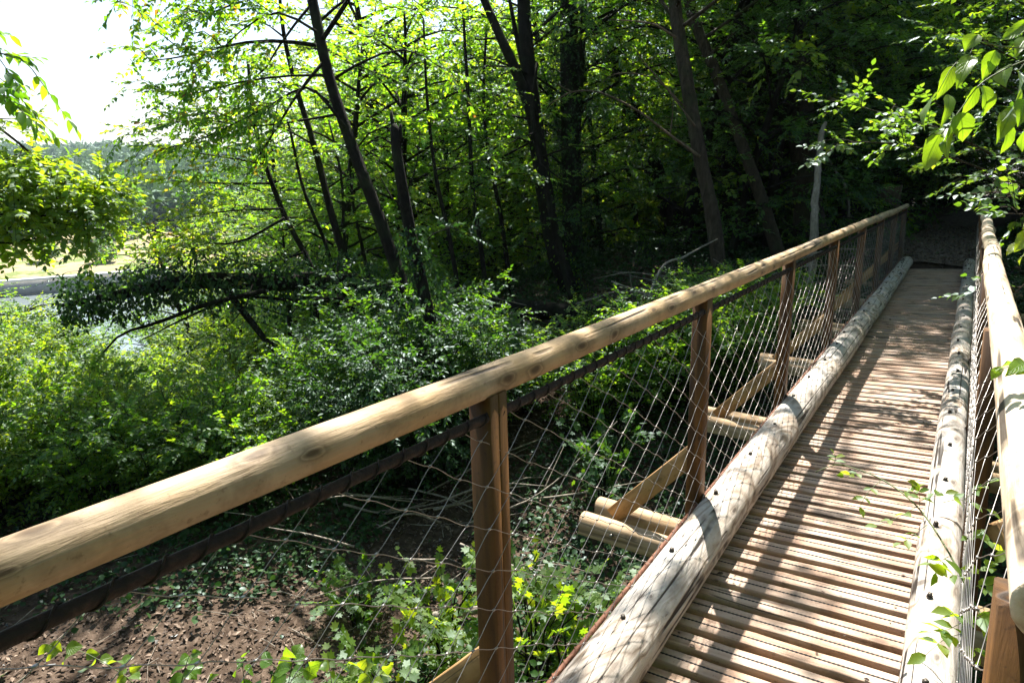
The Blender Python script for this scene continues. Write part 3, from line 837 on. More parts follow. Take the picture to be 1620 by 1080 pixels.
hero('slender_tree', 'slender tree with several thin stems just left of the leaning tree',
     px_path([(545, 520), (548, 430), (522, 330), (497, 230), (472, 150), (450, 60), (440, -30)], 10.2), (.07, .065, .055, .045, .035, .02), 102,
     [pxb([(420, 260), (330, 245), (240, 232)], 10.0, .018, sub_sp=.22, sub_len=.9),
      pxb([(432, 290), (340, 290), (255, 285)], 10.0, .018, sub_sp=.22, sub_len=.9),
      pxb([(445, 330), (350, 335), (270, 350)], 9.8, .018, sub_sp=.22, sub_len=.9),
      pxb([(450, 345), (370, 385), (280, 375), (200, 350)], 9.6, .02, sub_sp=.2, sub_len=.9),
      pxb([(480, 400), (400, 420), (330, 400), (240, 400)], 9.9, .018, sub_sp=.22, sub_len=.8),
      pxb([(497, 230), (440, 200), (370, 195), (300, 160)], 10.3, .018, sub_sp=.22, sub_len=.9),
      pxb([(472, 150), (420, 110), (360, 110)], 10.4, .016, sub_sp=.24, sub_len=.8),
      pxb([(515, 300), (570, 270), (640, 290)], 10.4, .016, sub_sp=.25, sub_len=.8),
      pxb([(530, 360), (590, 350), (650, 380)], 10.4, .016, sub_sp=.25, sub_len=.8),
      pxb([(450, 60), (400, 30), (330, 60)], 10.2, .016, sub_sp=.24, sub_len=.8)],
     extra=[(px_path([(500, 520), (495, 430), (452, 345), (420, 260), (400, 180), (392, 90)], 10.0), .045),
            (px_path([(540, 500), (520, 400), (480, 300), (462, 220), (440, 130)], 10.4), .03),
            (px_path([(560, 480), (545, 380), (540, 280), (520, 190)], 10.5), .028)],
     lm='leaf_lime', second='leaf_gold', frac=.06, leaf=.10, tw_sp=.10, up=0, droop=.4)
hero('broken_trunk', 'dark snapped trunk, ivy on its lower half, beside the leaning tree',
     px_path([(716, 640), (690, 540), (665, 440), (648, 360), (632, 270), (624, 205)], 8.0) + [at(625, 196, 8.0)], (.085, .078, .073, .069, .064, .056, .014), 103,
     [pxb([(640, 330), (610, 300), (590, 240)], 7.9, .012, sub_sp=.2, sub_len=.5), pxb([(655, 400), (700, 360), (740, 370)], 8, .012, sub_sp=.2, sub_len=.6),
      pxb([(640, 310), (660, 260), (665, 200)], 8, .01, sub_sp=.2, sub_len=.5)],
     extra=[([at(629, 222, 8.0), at(621, 195, 8.0), at(619, 176, 8.0)], .032), ([at(634, 228, 8.0), at(633, 208, 8.0), at(634, 196, 8.0)], .028)],
     ivy=420, lm='leaf_ivy', up=0, ivyto=.6, leaf=.08, ivyd=.14)
hero('twin_trunk_tree', 'grey tree forking into two upright limbs, in the middle of the wood',
     px_path([(915, 500), (880, 400), (862, 300), (848, 200), (834, 80), (828, -20)], 12.0), (.17, .15, .14, .12, .10, .06), 104,
     [pxb([(845, 190), (780, 180), (720, 190), (660, 200)], 11.8, .022, sub_sp=.25, sub_len=1.0),
      pxb([(850, 220), (780, 260), (720, 330), (690, 360)], 11.6, .022, sub_sp=.25, sub_len=1.0),
      pxb([(840, 120), (760, 90), (690, 120)], 11.9, .022, sub_sp=.25, sub_len=1.0),
      pxb([(835, 80), (890, 40), (960, 60)], 12.2, .022, sub_sp=.25, sub_len=1.0),
      pxb([(855, 250), (920, 230), (990, 260)], 11.5, .02, sub_sp=.25, sub_len=.9),
      pxb([(765, 0), (700, -10), (640, 40)], 11.6, .02, sub_sp=.25, sub_len=1.0),
      pxb([(790, 60), (740, 60), (700, 20)], 12, .02, sub_sp=.25, sub_len=1.0)],
     extra=[(px_path([(846, 190), (815, 110), (790, 55), (762, -10), (750, -60)], 11.9), .10), (px_path([(846, 180), (822, 80), (806, 0)], 12.1), .06)],
     ivy=120, lm='leaf', up=4, leaf=.10, tw_sp=.14, lf_sp=.07, bark='bark', ivyto=.5)
hero('dark_pole_tree', 'thin dark tree stem standing in front of the forked grey tree',
     px_path([(915, 500), (905, 470), (882, 380), (856, 260), (842, 180), (850, 100)], 11.3), (.07, .065, .06, .05, .04, .02), 105,
     [pxb([(856, 260), (900, 290), (960, 300)], 11.2, .014, sub_sp=.25, sub_len=.8), pxb([(848, 210), (800, 230), (750, 290)], 11.0, .014, sub_sp=.25, sub_len=.8)], lm='leaf', up=0, leaf=.09)
hero('ivy_clad_tree', 'tree wholly wrapped in a thick dark sleeve of ivy, behind the forked grey tree',
     px_path([(910, 500), (906, 400), (905, 280), (902, 150), (900, 0)], 13.0), (.2, .19, .18, .17, .15), 106,
     [pxb([(900, 40), (960, 10), (1030, 40)], 12.8, .02, sub_sp=.28, sub_len=1.0), pxb([(902, 100), (960, 110), (1020, 150)], 12.6, .02, sub_sp=.28, sub_len=1.0)],
     ivy=1100, ivyd=.45, ivyto=.95, lm='leaf_ivy', up=4, leaf=.09)
hero('sloping_tree', 'black tree trunk sloping up to the left between the ivy tree and the brown trunk',
     px_path([(1085, 410), (1062, 340), (1035, 270), (1005, 190), (985, 120), (968, 30), (962, -20)], 15.0), (.24, .22, .21, .19, .17, .14), 107,
     [pxb([(985, 120), (930, 60), (880, 70)], 14.6, .025, sub_sp=.28, sub_len=1.1), pxb([(1000, 170), (1050, 150), (1100, 180)], 14.6, .025, sub_sp=.28, sub_len=1.1),
      pxb([(970, 40), (1020, 10), (1060, 30)], 14.8, .025, sub_sp=.28, sub_len=1.1), pxb([(1020, 230), (960, 240), (910, 300)], 14.5, .02, sub_sp=.28, sub_len=1.0)],
     lm='leaf', up=4, leaf=.11, tw_sp=.15, lf_sp=.08, ivy=60)
hero('brown_trunk_tree', 'tree with furrowed brown bark and pale bare branches reaching left, above the handrail',
     px_path([(1152, 480), (1130, 360), (1110, 260), (1092, 160), (1075, 60), (1066, -20)], 10.0), (.12, .108, .102, .098, .09, .07), 108,
     [([V(-3.3, 10.6, 7.0), V(-2.95, 8.8, 6.7), V(-2.85, 7.2, 6.5), V(-2.85, 5.5, 6.2)], .03, dict(sub_sp=.30, sub_len=.30, start=.25, gap=False, leafy=.34))], bare=[(px_path([(1108, 248), (1060, 214), (1010, 176), (950, 147), (905, 146), (868, 166)], 9.8), .022),  # first bough: out of view, added to dapple the deck with leaf shade
               (px_path([(905, 146), (890, 138), (877, 130)], 9.8), .008),
               (px_path([(1100, 200), (1055, 140), (1020, 100), (1000, 70)], 9.9), .016), (px_path([(1085, 170), (1035, 125), (985, 116), (960, 125), (945, 142)], 9.9), .011),
               (px_path([(1070, 60), (1030, 38), (965, 31)], 9.8), .020), (px_path([(1060, 214), (1064, 180), (1066, 140)], 9.8), .010)],
     bark='bark_grey', lm='leaf', up=5, crownl=9, leaf=.11, n=16)
hero('curved_trunk_tree', 'slim brown tree trunk bending right towards its foot, just right of the furrowed brown tree',
     px_path([(1245, 440), (1208, 325), (1185, 260), (1160, 190), (1130, 110), (1105, 50), (1085, -20)], 11.5), (.12, .10, .094, .09, .085, .07), 109,
     [pxb([(1120, 90), (1180, 40), (1240, 50)], 11.2, .018, sub_sp=.3, sub_len=.9)], bark='bark_grey', lm='leaf_dark', up=5, crownl=8, leaf=.10, n=14)
hero('shaded_trunk_tree', 'straight nearly black trunk standing between the furrowed brown tree and the curved one',
     px_path([(1172, 430), (1160, 320), (1152, 200), (1140, 80), (1130, -20)], 14.0), (.2, .17, .155, .14, .12), 110,
     [pxb([(1150, 200), (1210, 160), (1270, 190)], 13.6, .02, sub_sp=.3, sub_len=1.0), pxb([(1145, 120), (1090, 100), (1040, 120)], 13.8, .02, sub_sp=.3, sub_len=1.0)], lm='leaf_dark', up=5, leaf=.11, lf_sp=.08)
hero('thick_ivy_trunk', 'thick ridged trunk with ivy on its upper half, behind the grey dead pole',
     px_path([(1290, 430), (1280, 350), (1272, 250), (1264, 150), (1256, 50), (1250, -30)], 12.5), (.30, .24, .22, .21, .20, .18), 111,
     [pxb([(1262, 120), (1330, 90), (1400, 120)], 12.2, .025, sub_sp=.28, sub_len=1.1), pxb([(1265, 170), (1200, 160), (1150, 220)], 12, .02, sub_sp=.28, sub_len=1.0),
      pxb([(1258, 60), (1330, 20), (1390, 40)], 12.4, .025, sub_sp=.28, sub_len=1.1)],
     bark='bark_grey', lm='leaf_dark', up=5, leaf=.10, n=18)
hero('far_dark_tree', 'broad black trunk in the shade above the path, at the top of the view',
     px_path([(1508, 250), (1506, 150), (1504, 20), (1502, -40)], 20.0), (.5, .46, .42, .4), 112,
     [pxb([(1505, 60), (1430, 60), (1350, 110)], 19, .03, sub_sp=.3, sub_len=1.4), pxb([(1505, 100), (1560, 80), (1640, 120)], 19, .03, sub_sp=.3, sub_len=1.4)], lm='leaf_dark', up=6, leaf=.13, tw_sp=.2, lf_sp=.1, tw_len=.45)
hero('distant_trunk_tree', 'dim straight trunk deep in the shade behind the tree stump',
     px_path([(1405, 290), (1398, 150), (1395, 20), (1394, -40)], 22.0), (.32, .28, .26, .24), 113,
     [pxb([(1396, 60), (1330, 40), (1270, 90)], 21, .03, sub_sp=.3, sub_len=1.4), pxb([(1397, 110), (1450, 100), (1510, 150)], 21, .03, sub_sp=.3, sub_len=1.4)], lm='leaf_dark', up=6, leaf=.13, tw_sp=.2, lf_sp=.1, tw_len=.45)

for k, (pp, dp, r) in enumerate([([(770, 480), (762, 400), (748, 300), (742, 180), (735, 60), (730, -30)], 11.0, .04), ([(812, 490), (803, 420), (790, 330), (772, 240), (765, 150), (770, 40)], 12.5, .045),
                                 ([(955, 460), (948, 360), (938, 240), (925, 120), (915, -20)], 14.0, .06), ([(1010, 440), (1005, 340), (990, 240), (985, 130)], 16.0, .07),
                                 ([(725, 470), (712, 380), (690, 280), (676, 160), (670, 30)], 10.5, .035), ([(588, 470), (575, 400), (560, 330), (552, 250)], 11.0, .035), ([(1190, 400), (1182, 300), (1176, 180), (1172, 40), (1168, -40)], 16.0, .09)]):
    c = [at(q[0], q[1], dp) for q in pp]
    hero('pole_tree', 'slender dark tree rising between the larger trunks in the middle of the wood', c, (r * 1.2, r, r * .9, r * .7, r * .4), 150 + k,
         [([c[2], c[2] + V(.5 * (-1) ** k, .2, .25), c[2] + V(1.1 * (-1) ** k, .4, .2)], .012, dict(sub_sp=.28, sub_len=.6)), ([c[-1], c[-1] + V(-.4 * (-1) ** k, .2, .3), c[-1] + V(-1.0 * (-1) ** k, .5, .3)], .012, dict(sub_sp=.28, sub_len=.6))],
         lm='leaf', up=0, leaf=.095, n=8, group='slender trees in the middle of the wood')

# grey dead pole, leaning stick, stump
def wood_thing(name, label, cat, tubes, mat, n=10, rough=.06, seed=0, group=None):
    mb = MB()
    for k, (p, r) in enumerate(tubes):
        m = max(5, int(np.linalg.norm(np.diff(np.asarray(p), axis=0), axis=1).sum() / .08))
        q = smooth_path(p, m); rr = np.interp(np.linspace(0, 1, m), np.linspace(0, 1, len(r)), r)
        if m > 8: q[1:-1] += np.random.default_rng(seed + k).standard_normal((m - 2, 3)) * rr[1:-1, None] * .12
        mb.tube(q, rr, n, True, seed + k, rough)
    o = link(name, mb.build(name, mat, True)); tag(o, label, cat, group); return o
def to_ground(p):
    p = np.array(p, float); p[2] = ground_at(p) - .12; return p
b_ = at(1284, 430, 10.0)
wood_thing('dead_pole', 'pale grey dead pole with a bent tip standing behind the handrail', 'dead stem',
           [([to_ground(b_), at(1286, 385, 10), at(1290, 320, 10), at(1295, 262, 10), at(1299, 215, 10), at(1306, 193, 10)], (.062, .058, .052, .046, .042, .038, .022))], M['deadwood'], 12, .05, 3)
wood_thing('leaning_stick', 'thin dead stick leaning in the shade right of the grey dead pole', 'dead branch',
           [([to_ground(at(1352, 330, 13)), at(1340, 305, 13), at(1322, 270, 13), at(1302, 240, 13)], (.03, .028, .022, .012))], M['deadwood'], 6, .05, 4)
def stump():
    c = at(1402, 330, 14.6); c[2] = ground_at(c) - .1; top = at(1402, 296, 14.6)[2]
    g = np.random.default_rng(8); n = 22; th = np.arange(n) / n * 2 * np.pi
    e = empty('tree_stump', c); tag(e, 'sawn tree stump standing just beyond the far end of the left handrail', 'stump')
    hs = np.linspace(0, 1, 9); H = top - c[2]; rr = .25 * (1 + .35 * np.exp(-hs * 6))
    lump = 1 + .07 * np.sin(th * 3 + 1) + .05 * g.standard_normal(n)
    v = np.stack([(rr[:, None] * lump * np.cos(th)), (rr[:, None] * lump * np.sin(th)), np.repeat((hs * H)[:, None], n, 1)], -1)
    v[-1, :, 2] += .05 * np.cos(th); 
    i = np.arange(8)[:, None] * n; j = np.arange(n)[None]; k = (j + 1) % n
    link('stump_trunk', mesh('stump_trunk', v.reshape(-1, 3), [np.stack([i + j, i + k, i + n + k, i + n + j], -1).reshape(-1, 4)], M['bark_stump'], True), e)
    tv = np.vstack([v[-1] + V(0, 0, .0), [[0, 0, H + .015]]])
    link('sawn_top', mesh('sawn_top', tv, [np.array([(a, (a + 1) % n, n) for a in range(n)])], M['endgrain']), e)
stump()

# fallen ivy-covered trunk across the view on the left, and the dark log to its right
def fallen():
    pl = Plant(120, leaf=.075, gap=False, droop=.5)
    path = px_path([(790, 600, 10.6), (700, 505, 10.4), (560, 452, 10.0), (430, 446, 9.7), (300, 446, 9.4), (180, 468, 9.1), (92, 484, 8.9)], 9)
    p = pl.stem(path, (.17, .16, .15, .13, .10, .06, .02), 10, .05)
    r_ = np.interp(np.linspace(0, 1, len(p)), [0, .5, 1], [.16, .12, .03])
    pl.ivy(p, r_, 900, .30, .075)
    pl.stem(px_path([(352, 452), (375, 480), (400, 512), (440, 560), (490, 592), (545, 650)], 9.4), (.05, .05, .045, .04, .03), 8)
    pl.stem(px_path([(420, 460), (330, 480), (250, 510), (190, 530), (150, 575)], 9.2), (.035, .03, .02, .01), 6)
    pl.stem(px_path([(560, 470), (470, 475), (380, 470), (300, 500), (220, 540)], 9.6), (.03, .025, .02, .008), 6)
    pl.stem(px_path([(640, 580), (600, 520), (540, 480), (480, 470)], 10.0), (.06, .05, .04, .02), 6)
    for q in ([(180, 466), (150, 440), (110, 440)], [(300, 445), (270, 425), (230, 425)], [(120, 480), (90, 500), (60, 500)], [(240, 455), (200, 490), (170, 500)], [(400, 450), (380, 500), (330, 530)]):
        pl.bough(px_path(q, 9.2), .012, sub_sp=.2, sub_len=.45)
    e = pl.finish('fallen_tree', M['bark'], M['leaf_ivy'], crown='ivy'); tag(e, 'fallen tree trunk hung with ivy lying level across the view of the river', 'fallen tree')
    pl = Plant(121, leaf=.07, gap=False)
    p = pl.stem(px_path([(660, 470, 10.6), (740, 480, 10.6), (850, 492, 10.4), (980, 500, 10.2), (1060, 520, 10)], 10), (.13, .14, .13, .11), 10, .06)
    pl.ivy(p, np.full(len(p), .13), 90, .12)
    e = pl.finish('fallen_log', M['bark'], M['leaf_ivy'], crown='ivy'); tag(e, 'dark fallen log on the slope below the forked grey tree', 'log')
fallen()

# boughs that enter from trees outside the left edge
def left_side():
    pl = Plant(130, kind='oval', leaf=.09, ratio=.62, tw_sp=.085, tw_len=.36, droop=.3, gap=False)
    base = at(-190, 560, 7.2); base[2] = ground_at(base) - .2
    tr = pl.stem([base, at(-185, 400, 7.2), at(-170, 200, 7.1), at(-160, 0, 7.0), at(-150, -200, 7)], (.12, .11, .09, .07, .04), 10)
    for q in ([(-170, 200), (-60, 170), (0, 203), (55, 248), (100, 285), (150, 325)], [(-175, 280), (-80, 262), (0, 285), (90, 296), (175, 300)],
              [(-180, 340), (-80, 322), (20, 343), (105, 335), (165, 305)], [(-180, 400), (-80, 380), (20, 385), (85, 368)],
              [(-180, 300), (-90, 290), (-10, 300), (60, 275), (130, 310)], [(-180, 330), (-90, 345), (-10, 330), (70, 330), (140, 345)], [(-180, 360), (-80, 360), (0, 365), (60, 350), (130, 360)], [(-175, 320), (-60, 300), (30, 318), (120, 318)], [(-175, 300), (-80, 250), (0, 262), (50, 270)]):
        pl.bough(px_path(q, 7.1), .02, sub_sp=.14, sub_len=.6, start=.3)
    e = pl.finish('lime_leaved_tree', M['bark'], M['leaf_lime']); tag(e, 'sunlit tree with yellow green leaves reaching in at the left edge below the open sky', 'tree')
    pl = Plant(131, kind='oval', leaf=.085, ratio=.42, tw_sp=.07, tw_len=.22, droop=.9, gap=False, lf_sp=.036)
    pl.bough([at(-140, -90, 3.0), at(-70, 20, 3.0), at(-30, 60, 3.0), at(0, 95, 3.0)], .01, sub_sp=.10, sub_len=.2, start=.4)
    pl.bough([at(-140, 30, 3.0), at(-70, 90, 3.0), at(-25, 130, 3.0), at(0, 145, 3.0)], .008, sub_sp=.12, sub_len=.16, start=.5)
    e = pl.finish('overhanging_branch', M['twig'], M['leaf'], crown='foliage', woodname='branch'); tag(e, 'near branch of long drooping leaves hanging into the sky at the upper left edge', 'branch')
left_side()
# ------------------------------------------------------------------ the rest of the wood: repeated kinds
def make_tree(seed, H, first, spread, nl, leaf=.09, **kw):
    pl = Plant(seed, leaf=leaf, gap=False, **kw); g = pl.g
    lean = .12 * g.standard_normal(2)
    path = [V(0, 0, -.3), V(lean[0] * H * .3, lean[1] * H * .3, H * .35), V(lean[0] * H * .7, lean[1] * H * .7, H * .7), V(lean[0] * H, lean[1] * H, H)]
    r0 = .012 * H + .02
    p = pl.stem(path, (r0 * 1.25, r0, r0 * .7, r0 * .15), 8, .04)
    for k in range(nl):
        t = first + (1 - first) * (k + .5 * g.random()) / nl
        c = p[int((len(p) - 1) * min(t, .99))]; az = k * 2.399 + .5 * g.random()
        ln = spread * (.55 + .6 * math.sin(math.pi * (.18 + .78 * (t - first) / (1 - first)))) * (.7 + .5 * g.random())
        e = c + V(math.cos(az) * ln, math.sin(az) * ln, ln * (.1 + .4 * g.random() * t))
        pl.bough([c, (c + e) / 2 + V(0, 0, .12 * ln), e], r0 * .32, sub_sp=.34, sub_len=.42 * spread, start=.3)
    return pl
def make_shrub(seed, H, spread, ns, leaf=.075, **kw):
    pl = Plant(seed, leaf=leaf, gap=False, **kw); g = pl.g
    for k in range(ns):
        az = k * 2.399 + .6 * g.random(); s = spread * (.35 + .65 * g.random()); h = H * (.6 + .45 * g.random())
        e = V(math.cos(az) * s, math.sin(az) * s, h)
        pl.bough([V(.05 * math.cos(az), .05 * math.sin(az), -.15), V(e[0] * .35, e[1] * .35, h * .6), e], .014, sub_sp=.2, sub_len=.55 * spread, start=.2)
    return pl
def proto(pl, name, lm, bark='bark'):
    e = pl.finish(name, M[bark], M[lm]); bpy.context.view_layer.update()
    return e, list(e.children)
KINDS = {}
def kind(key, pl): KINDS[key] = (pl, {})
USED = set()
def place(key, name, pos, rot, sc, lm, label, cat, group):
    pl, d = KINDS[key]
    if 'me' not in d:
        P, D, N, L = map(np.concatenate, (pl.P, pl.D, pl.N, pl.L))
        v, t = leaf_arrays(P, D, N, L, pl.ratio, pl.kind); d['me'] = mesh(key + '_leaves', v, [t], M['leaf'])
        if pl.tv.n: pl.wood.add(np.concatenate(pl.tv.v), np.concatenate(pl.tv.q))
        d['wood'] = pl.wood.build(key + '_wood', M['bark'], True)
    e = empty(name, pos); e.rotation_euler = (0, 0, rot); e.scale = (sc, sc, sc)
    w_ = link('trunk' if 'tree' in name else 'stems', d['wood'], e); c = link('crown' if 'tree' in name else 'foliage', d['me'], e)
    c.material_slots[0].link = 'OBJECT'; c.material_slots[0].material = M[lm]
    tag(e, label, cat, group); return e
kind('sap_a', make_tree(201, 5.0, .10, 2.0, 30, .105, tw_sp=.125, lf_sp=.06, kind='fold'))
kind('sap_b', make_tree(202, 6.2, .12, 1.8, 32, .11, tw_sp=.13, lf_sp=.065, ratio=.62))
kind('sap_c', make_tree(203, 5.4, .08, 2.2, 30, .095, tw_sp=.12, lf_sp=.055, ratio=.52, droop=.5))
kind('tall_a', make_tree(211, 12.0, .12, 3.2, 44, .16, tw_sp=.20, lf_sp=.10, tw_len=.46, ratio=.62))
kind('tall_b', make_tree(212, 14.0, .14, 3.4, 48, .16, tw_sp=.20, lf_sp=.10, tw_len=.46, ratio=.66))
kind('shr_a', make_shrub(221, 1.9, 1.2, 17, .08, kind='oval', tw_sp=.11))
kind('shr_b', make_shrub(222, 1.5, 1.1, 16, .09, kind='oval', ratio=.65, tw_sp=.12, lf_sp=.06))
kind('shr_c', make_shrub(223, 2.4, 1.4, 20, .075, tw_sp=.11, lf_sp=.05, droop=.4))
kind('low_a', make_shrub(224, .75, .7, 8, .075, kind='lobed', ratio=.95, tw_sp=.12, lf_sp=.07))

def blocks_sun(x, y, z0, h, rad):
    k = np.arange(1.4, z0 + h, .4) - .9
    if not len(k): return False
    qx = x - SUN[0] / SUN[2] * k; qy = y - SUN[1] / SUN[2] * k
    a = (qx > -1.5 - rad) & (qx < .6 + rad) & (qy > -.5 - rad) & (qy < 5.8 + rad * .4)
    k = np.arange(-.5, z0 + h, .4) + 2.0
    qx = x - SUN[0] / SUN[2] * k; qy = y - SUN[1] / SUN[2] * k
    b = np.hypot(qx + 3.9, qy - 3.2) < 1.2 + rad * .6
    return bool(a.any() or b.any())
PATHX = lambda y: -.35 + .05 * np.maximum(y - 13, 0) * np.sin((y - 13) * .12)
def scatter(n, pxr, dr, kinds, sizes, mats, name, label, cat, group, seed, hmax, top=None, mind=.8, rad=1.4, sun=True):
    g = np.random.default_rng(seed); got = []
    for _ in range(n * 30):
        if len(got) >= n: break
        px = g.uniform(*pxr); dp = math.sqrt(g.uniform(dr[0] ** 2, dr[1] ** 2)); p = at(px, 540, dp)
        # distance along the horizontal so that depth means forward metres
        x, y = p[0], p[1]; z = float(terrain(x, y))
        k = kinds[int(g.integers(len(kinds)))]; s = g.uniform(*sizes); h = hmax[k] * s
        if 1355 < px < 1450 and dp < 17.5: continue
        if 1230 < px < 1350 and dp < 11.5: continue
        if -1.9 < x < 1.0 and -2 < y < 13.8: continue
        if x > 0 and y < 13.5 and x < 1.15 + 1.0 * s: continue
        if -2.9 < x < 2.3 and 11.5 < y < 15.3: continue
        if 13 < y < 30 and abs(x - PATHX(y)) < 1.15: continue
        if math.hypot(x + 3.4, y - 2.9) < 2.5: continue
        if any(math.hypot(x - a, y - b) < mind for a, b in got): continue
        if top is not None:
            t = top(px)
            zt = at(px, t, dp)[2]
            if z + h > zt:
                s = s * (zt - z) / h; h = zt - z
                if s < .45: continue
        if sun and blocks_sun(x, y, z, h, rad): continue
        got.append((x, y)); place(k, name, (x, y, z), g.uniform(0, 6.28), s, mats[int(g.integers(len(mats)))], label, cat, group)
HM = dict(sap_a=5.3, sap_b=6.5, sap_c=5.7, tall_a=12.5, tall_b=14.5, shr_a=2.1, shr_b=1.7, shr_c=2.7, low_a=.85)
# woodland on the right of the view, behind the trunks
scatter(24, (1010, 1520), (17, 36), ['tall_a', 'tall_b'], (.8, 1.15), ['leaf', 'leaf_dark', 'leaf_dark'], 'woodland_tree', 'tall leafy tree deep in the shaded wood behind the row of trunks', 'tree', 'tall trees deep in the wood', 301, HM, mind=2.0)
scatter(12, (600, 1010), (27, 40), ['tall_a', 'tall_b'], (.8, 1.1), ['leaf', 'leaf_lime'], 'sunny_woodland_tree', 'tall sunlit tree far back behind the forked grey tree', 'tree', 'tall sunlit trees far back', 311, HM, mind=2.2)
scatter(38, (700, 1480), (13.5, 26), ['sap_a', 'sap_b', 'sap_c'], (.75, 1.25), ['leaf', 'leaf_lime', 'leaf_dark'], 'young_tree', 'bushy young tree of the thicket behind the row of trunks', 'tree', 'young trees of the thicket', 302, HM, mind=1.3)
scatter(20, (450, 820), (11.5, 24), ['sap_a', 'sap_c', 'sap_b'], (.7, 1.15), ['leaf', 'leaf_lime', 'leaf'], 'bright_young_tree', 'sunlit young tree on the slope behind the leaning and the broken trunk', 'tree', 'sunlit young trees on the slope', 303, HM, top=lambda p: np.interp(p, [430, 540, 800], [260, 20, -100]), mind=1.1)
scatter(16, (250, 760), (17, 34), ['tall_a', 'sap_b', 'tall_b'], (.6, 1.0), ['leaf_lime', 'leaf'], 'slope_tree', 'pale green tree standing lower down the slope towards the river', 'tree', 'trees lower down the slope', 304, HM, top=lambda p: np.interp(p, [250, 330, 420, 560, 640], [420, 330, 180, 60, -60]), mind=1.8)
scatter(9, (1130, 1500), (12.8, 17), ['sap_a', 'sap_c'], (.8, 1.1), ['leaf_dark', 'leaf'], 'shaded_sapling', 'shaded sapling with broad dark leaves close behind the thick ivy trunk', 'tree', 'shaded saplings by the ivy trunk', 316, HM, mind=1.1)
scatter(12, (-170, 125), (11, 20), ['sap_c', 'sap_b', 'sap_a'], (.9, 1.5), ['leaf_lime', 'leaf'], 'river_sapling', 'sunlit sapling on the lower slope in front of the river at the left edge', 'tree', 'saplings in front of the river', 318, HM, top=lambda p: np.interp(p, [-170, 0, 50, 125], [440, 482, 500, 530]), mind=.9)
# bushes: river side slope
scatter(26, (-200, 470), (7.4, 12), ['shr_a', 'shr_b', 'shr_c'], (.8, 1.4), ['leaf', 'leaf_lime', 'leaf_lime', 'leaf_blue'], 'slope_bush', 'leafy bush in the thicket on the river side slope beyond the handrail', 'bush', 'bushes on the river side slope', 305, HM, top=lambda p: np.interp(p, [-160, 0, 110, 210, 300, 470], [480, 540, 575, 625, 600, 585]), mind=.7)
scatter(18, (-260, 380), (6.7, 8.3), ['shr_a', 'shr_b'], (.5, .85), ['leaf', 'leaf_lime', 'leaf_lime', 'leaf'], 'edge_bush', 'low leafy bush at the near edge of the thicket, just beyond the left handrail', 'bush', 'low bushes at the near edge of the thicket', 317, HM, mind=.55, sun=False)
for px, dp, sc_, lab in ((585, 7.6, .62, 'silvery dark shrub standing before the foot of the leaning tree'), (655, 7.4, .86, 'tall silvery dark shrub hiding the foot of the broken trunk'), (725, 8.2, .7, 'smaller silvery dark shrub right of the broken trunk')):
    p = at(px, 540, dp); place('shr_c', 'silvery_shrub', (p[0], p[1], float(terrain(p[0], p[1]))), px * .1, sc_, 'leaf_silver', lab, 'bush', None)
scatter(34, (-160, 560), (12, 26), ['shr_a', 'shr_c', 'sap_c', 'shr_c'], (.9, 1.9), ['leaf', 'leaf_lime', 'leaf_lime', 'leaf'], 'lower_bush', 'leafy bush further down the slope behind the nearer thicket, above the river', 'bush', 'bushes further down the slope', 315, HM, top=lambda p: np.interp(p, [-160, 0, 60, 110, 160, 210, 300, 560], [455, 478, 505, 530, 575, 600, 490, 440]), mind=.9)
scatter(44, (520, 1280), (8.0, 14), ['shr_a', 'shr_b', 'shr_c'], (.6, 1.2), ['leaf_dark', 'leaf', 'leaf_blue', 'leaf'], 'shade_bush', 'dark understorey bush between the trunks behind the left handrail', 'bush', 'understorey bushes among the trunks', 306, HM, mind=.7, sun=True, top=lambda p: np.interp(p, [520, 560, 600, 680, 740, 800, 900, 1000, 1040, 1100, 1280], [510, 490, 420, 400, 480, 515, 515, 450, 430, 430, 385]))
scatter(24, (1290, 1640), (14.5, 26), ['shr_a', 'shr_c', 'sap_a'], (.7, 1.2), ['leaf_dark', 'leaf_blue', 'leaf_dark'], 'path_bush', 'dark bush beside the woodland path beyond the far end of the bridge', 'bush', 'bushes along the woodland path', 307, HM, mind=.9)
scatter(22, (1560, 2400), (3.0, 13), ['shr_a', 'shr_b', 'shr_c'], (.8, 1.3), ['leaf_blue', 'leaf'], 'bank_bush', 'bright bush on the bank just right of the right handrail', 'bush', 'bushes on the bank right of the bridge', 308, HM, mind=.7, rad=.8)
scatter(14, (1440, 2000), (14, 30), ['tall_a', 'sap_b', 'tall_b'], (.8, 1.1), ['leaf_dark', 'leaf'], 'bank_tree', 'tree standing on the rising bank right of the path', 'tree', 'trees on the bank right of the path', 309, HM, mind=2)

# unseen trees behind and right of the photographer, added to block sky fill
def behind():
    g = np.random.default_rng(330)
    for k, (x, y) in enumerate([(3.4, -5), (-3.5, -7.5), (0.4, -10), (7, -2.5), (-9, -9), (5, -9.5), (9, 3), (8, 7.5)]):
        place(['tall_a', 'tall_b'][k % 2], 'added_rear_tree', (x, y, float(terrain(x, y))), g.uniform(0, 6.28), g.uniform(.75, 1.0), ['leaf', 'leaf_dark'][k % 2],
              'unseen tall tree added outside the view to block sky light', 'tree', 'unseen trees added to block sky light')
    for k, (x, y) in enumerate([(2.6, -3.2), (-2.8, -4.6), (4.2, -.6)]):
        place(['sap_a', 'sap_c'][k % 2], 'added_rear_sapling', (x, y, float(terrain(x, y))), g.uniform(0, 6.28), .9, 'leaf_dark', 'unseen leafy sapling added outside the view to block sky light', 'tree', 'unseen saplings added to block sky light')
behind()

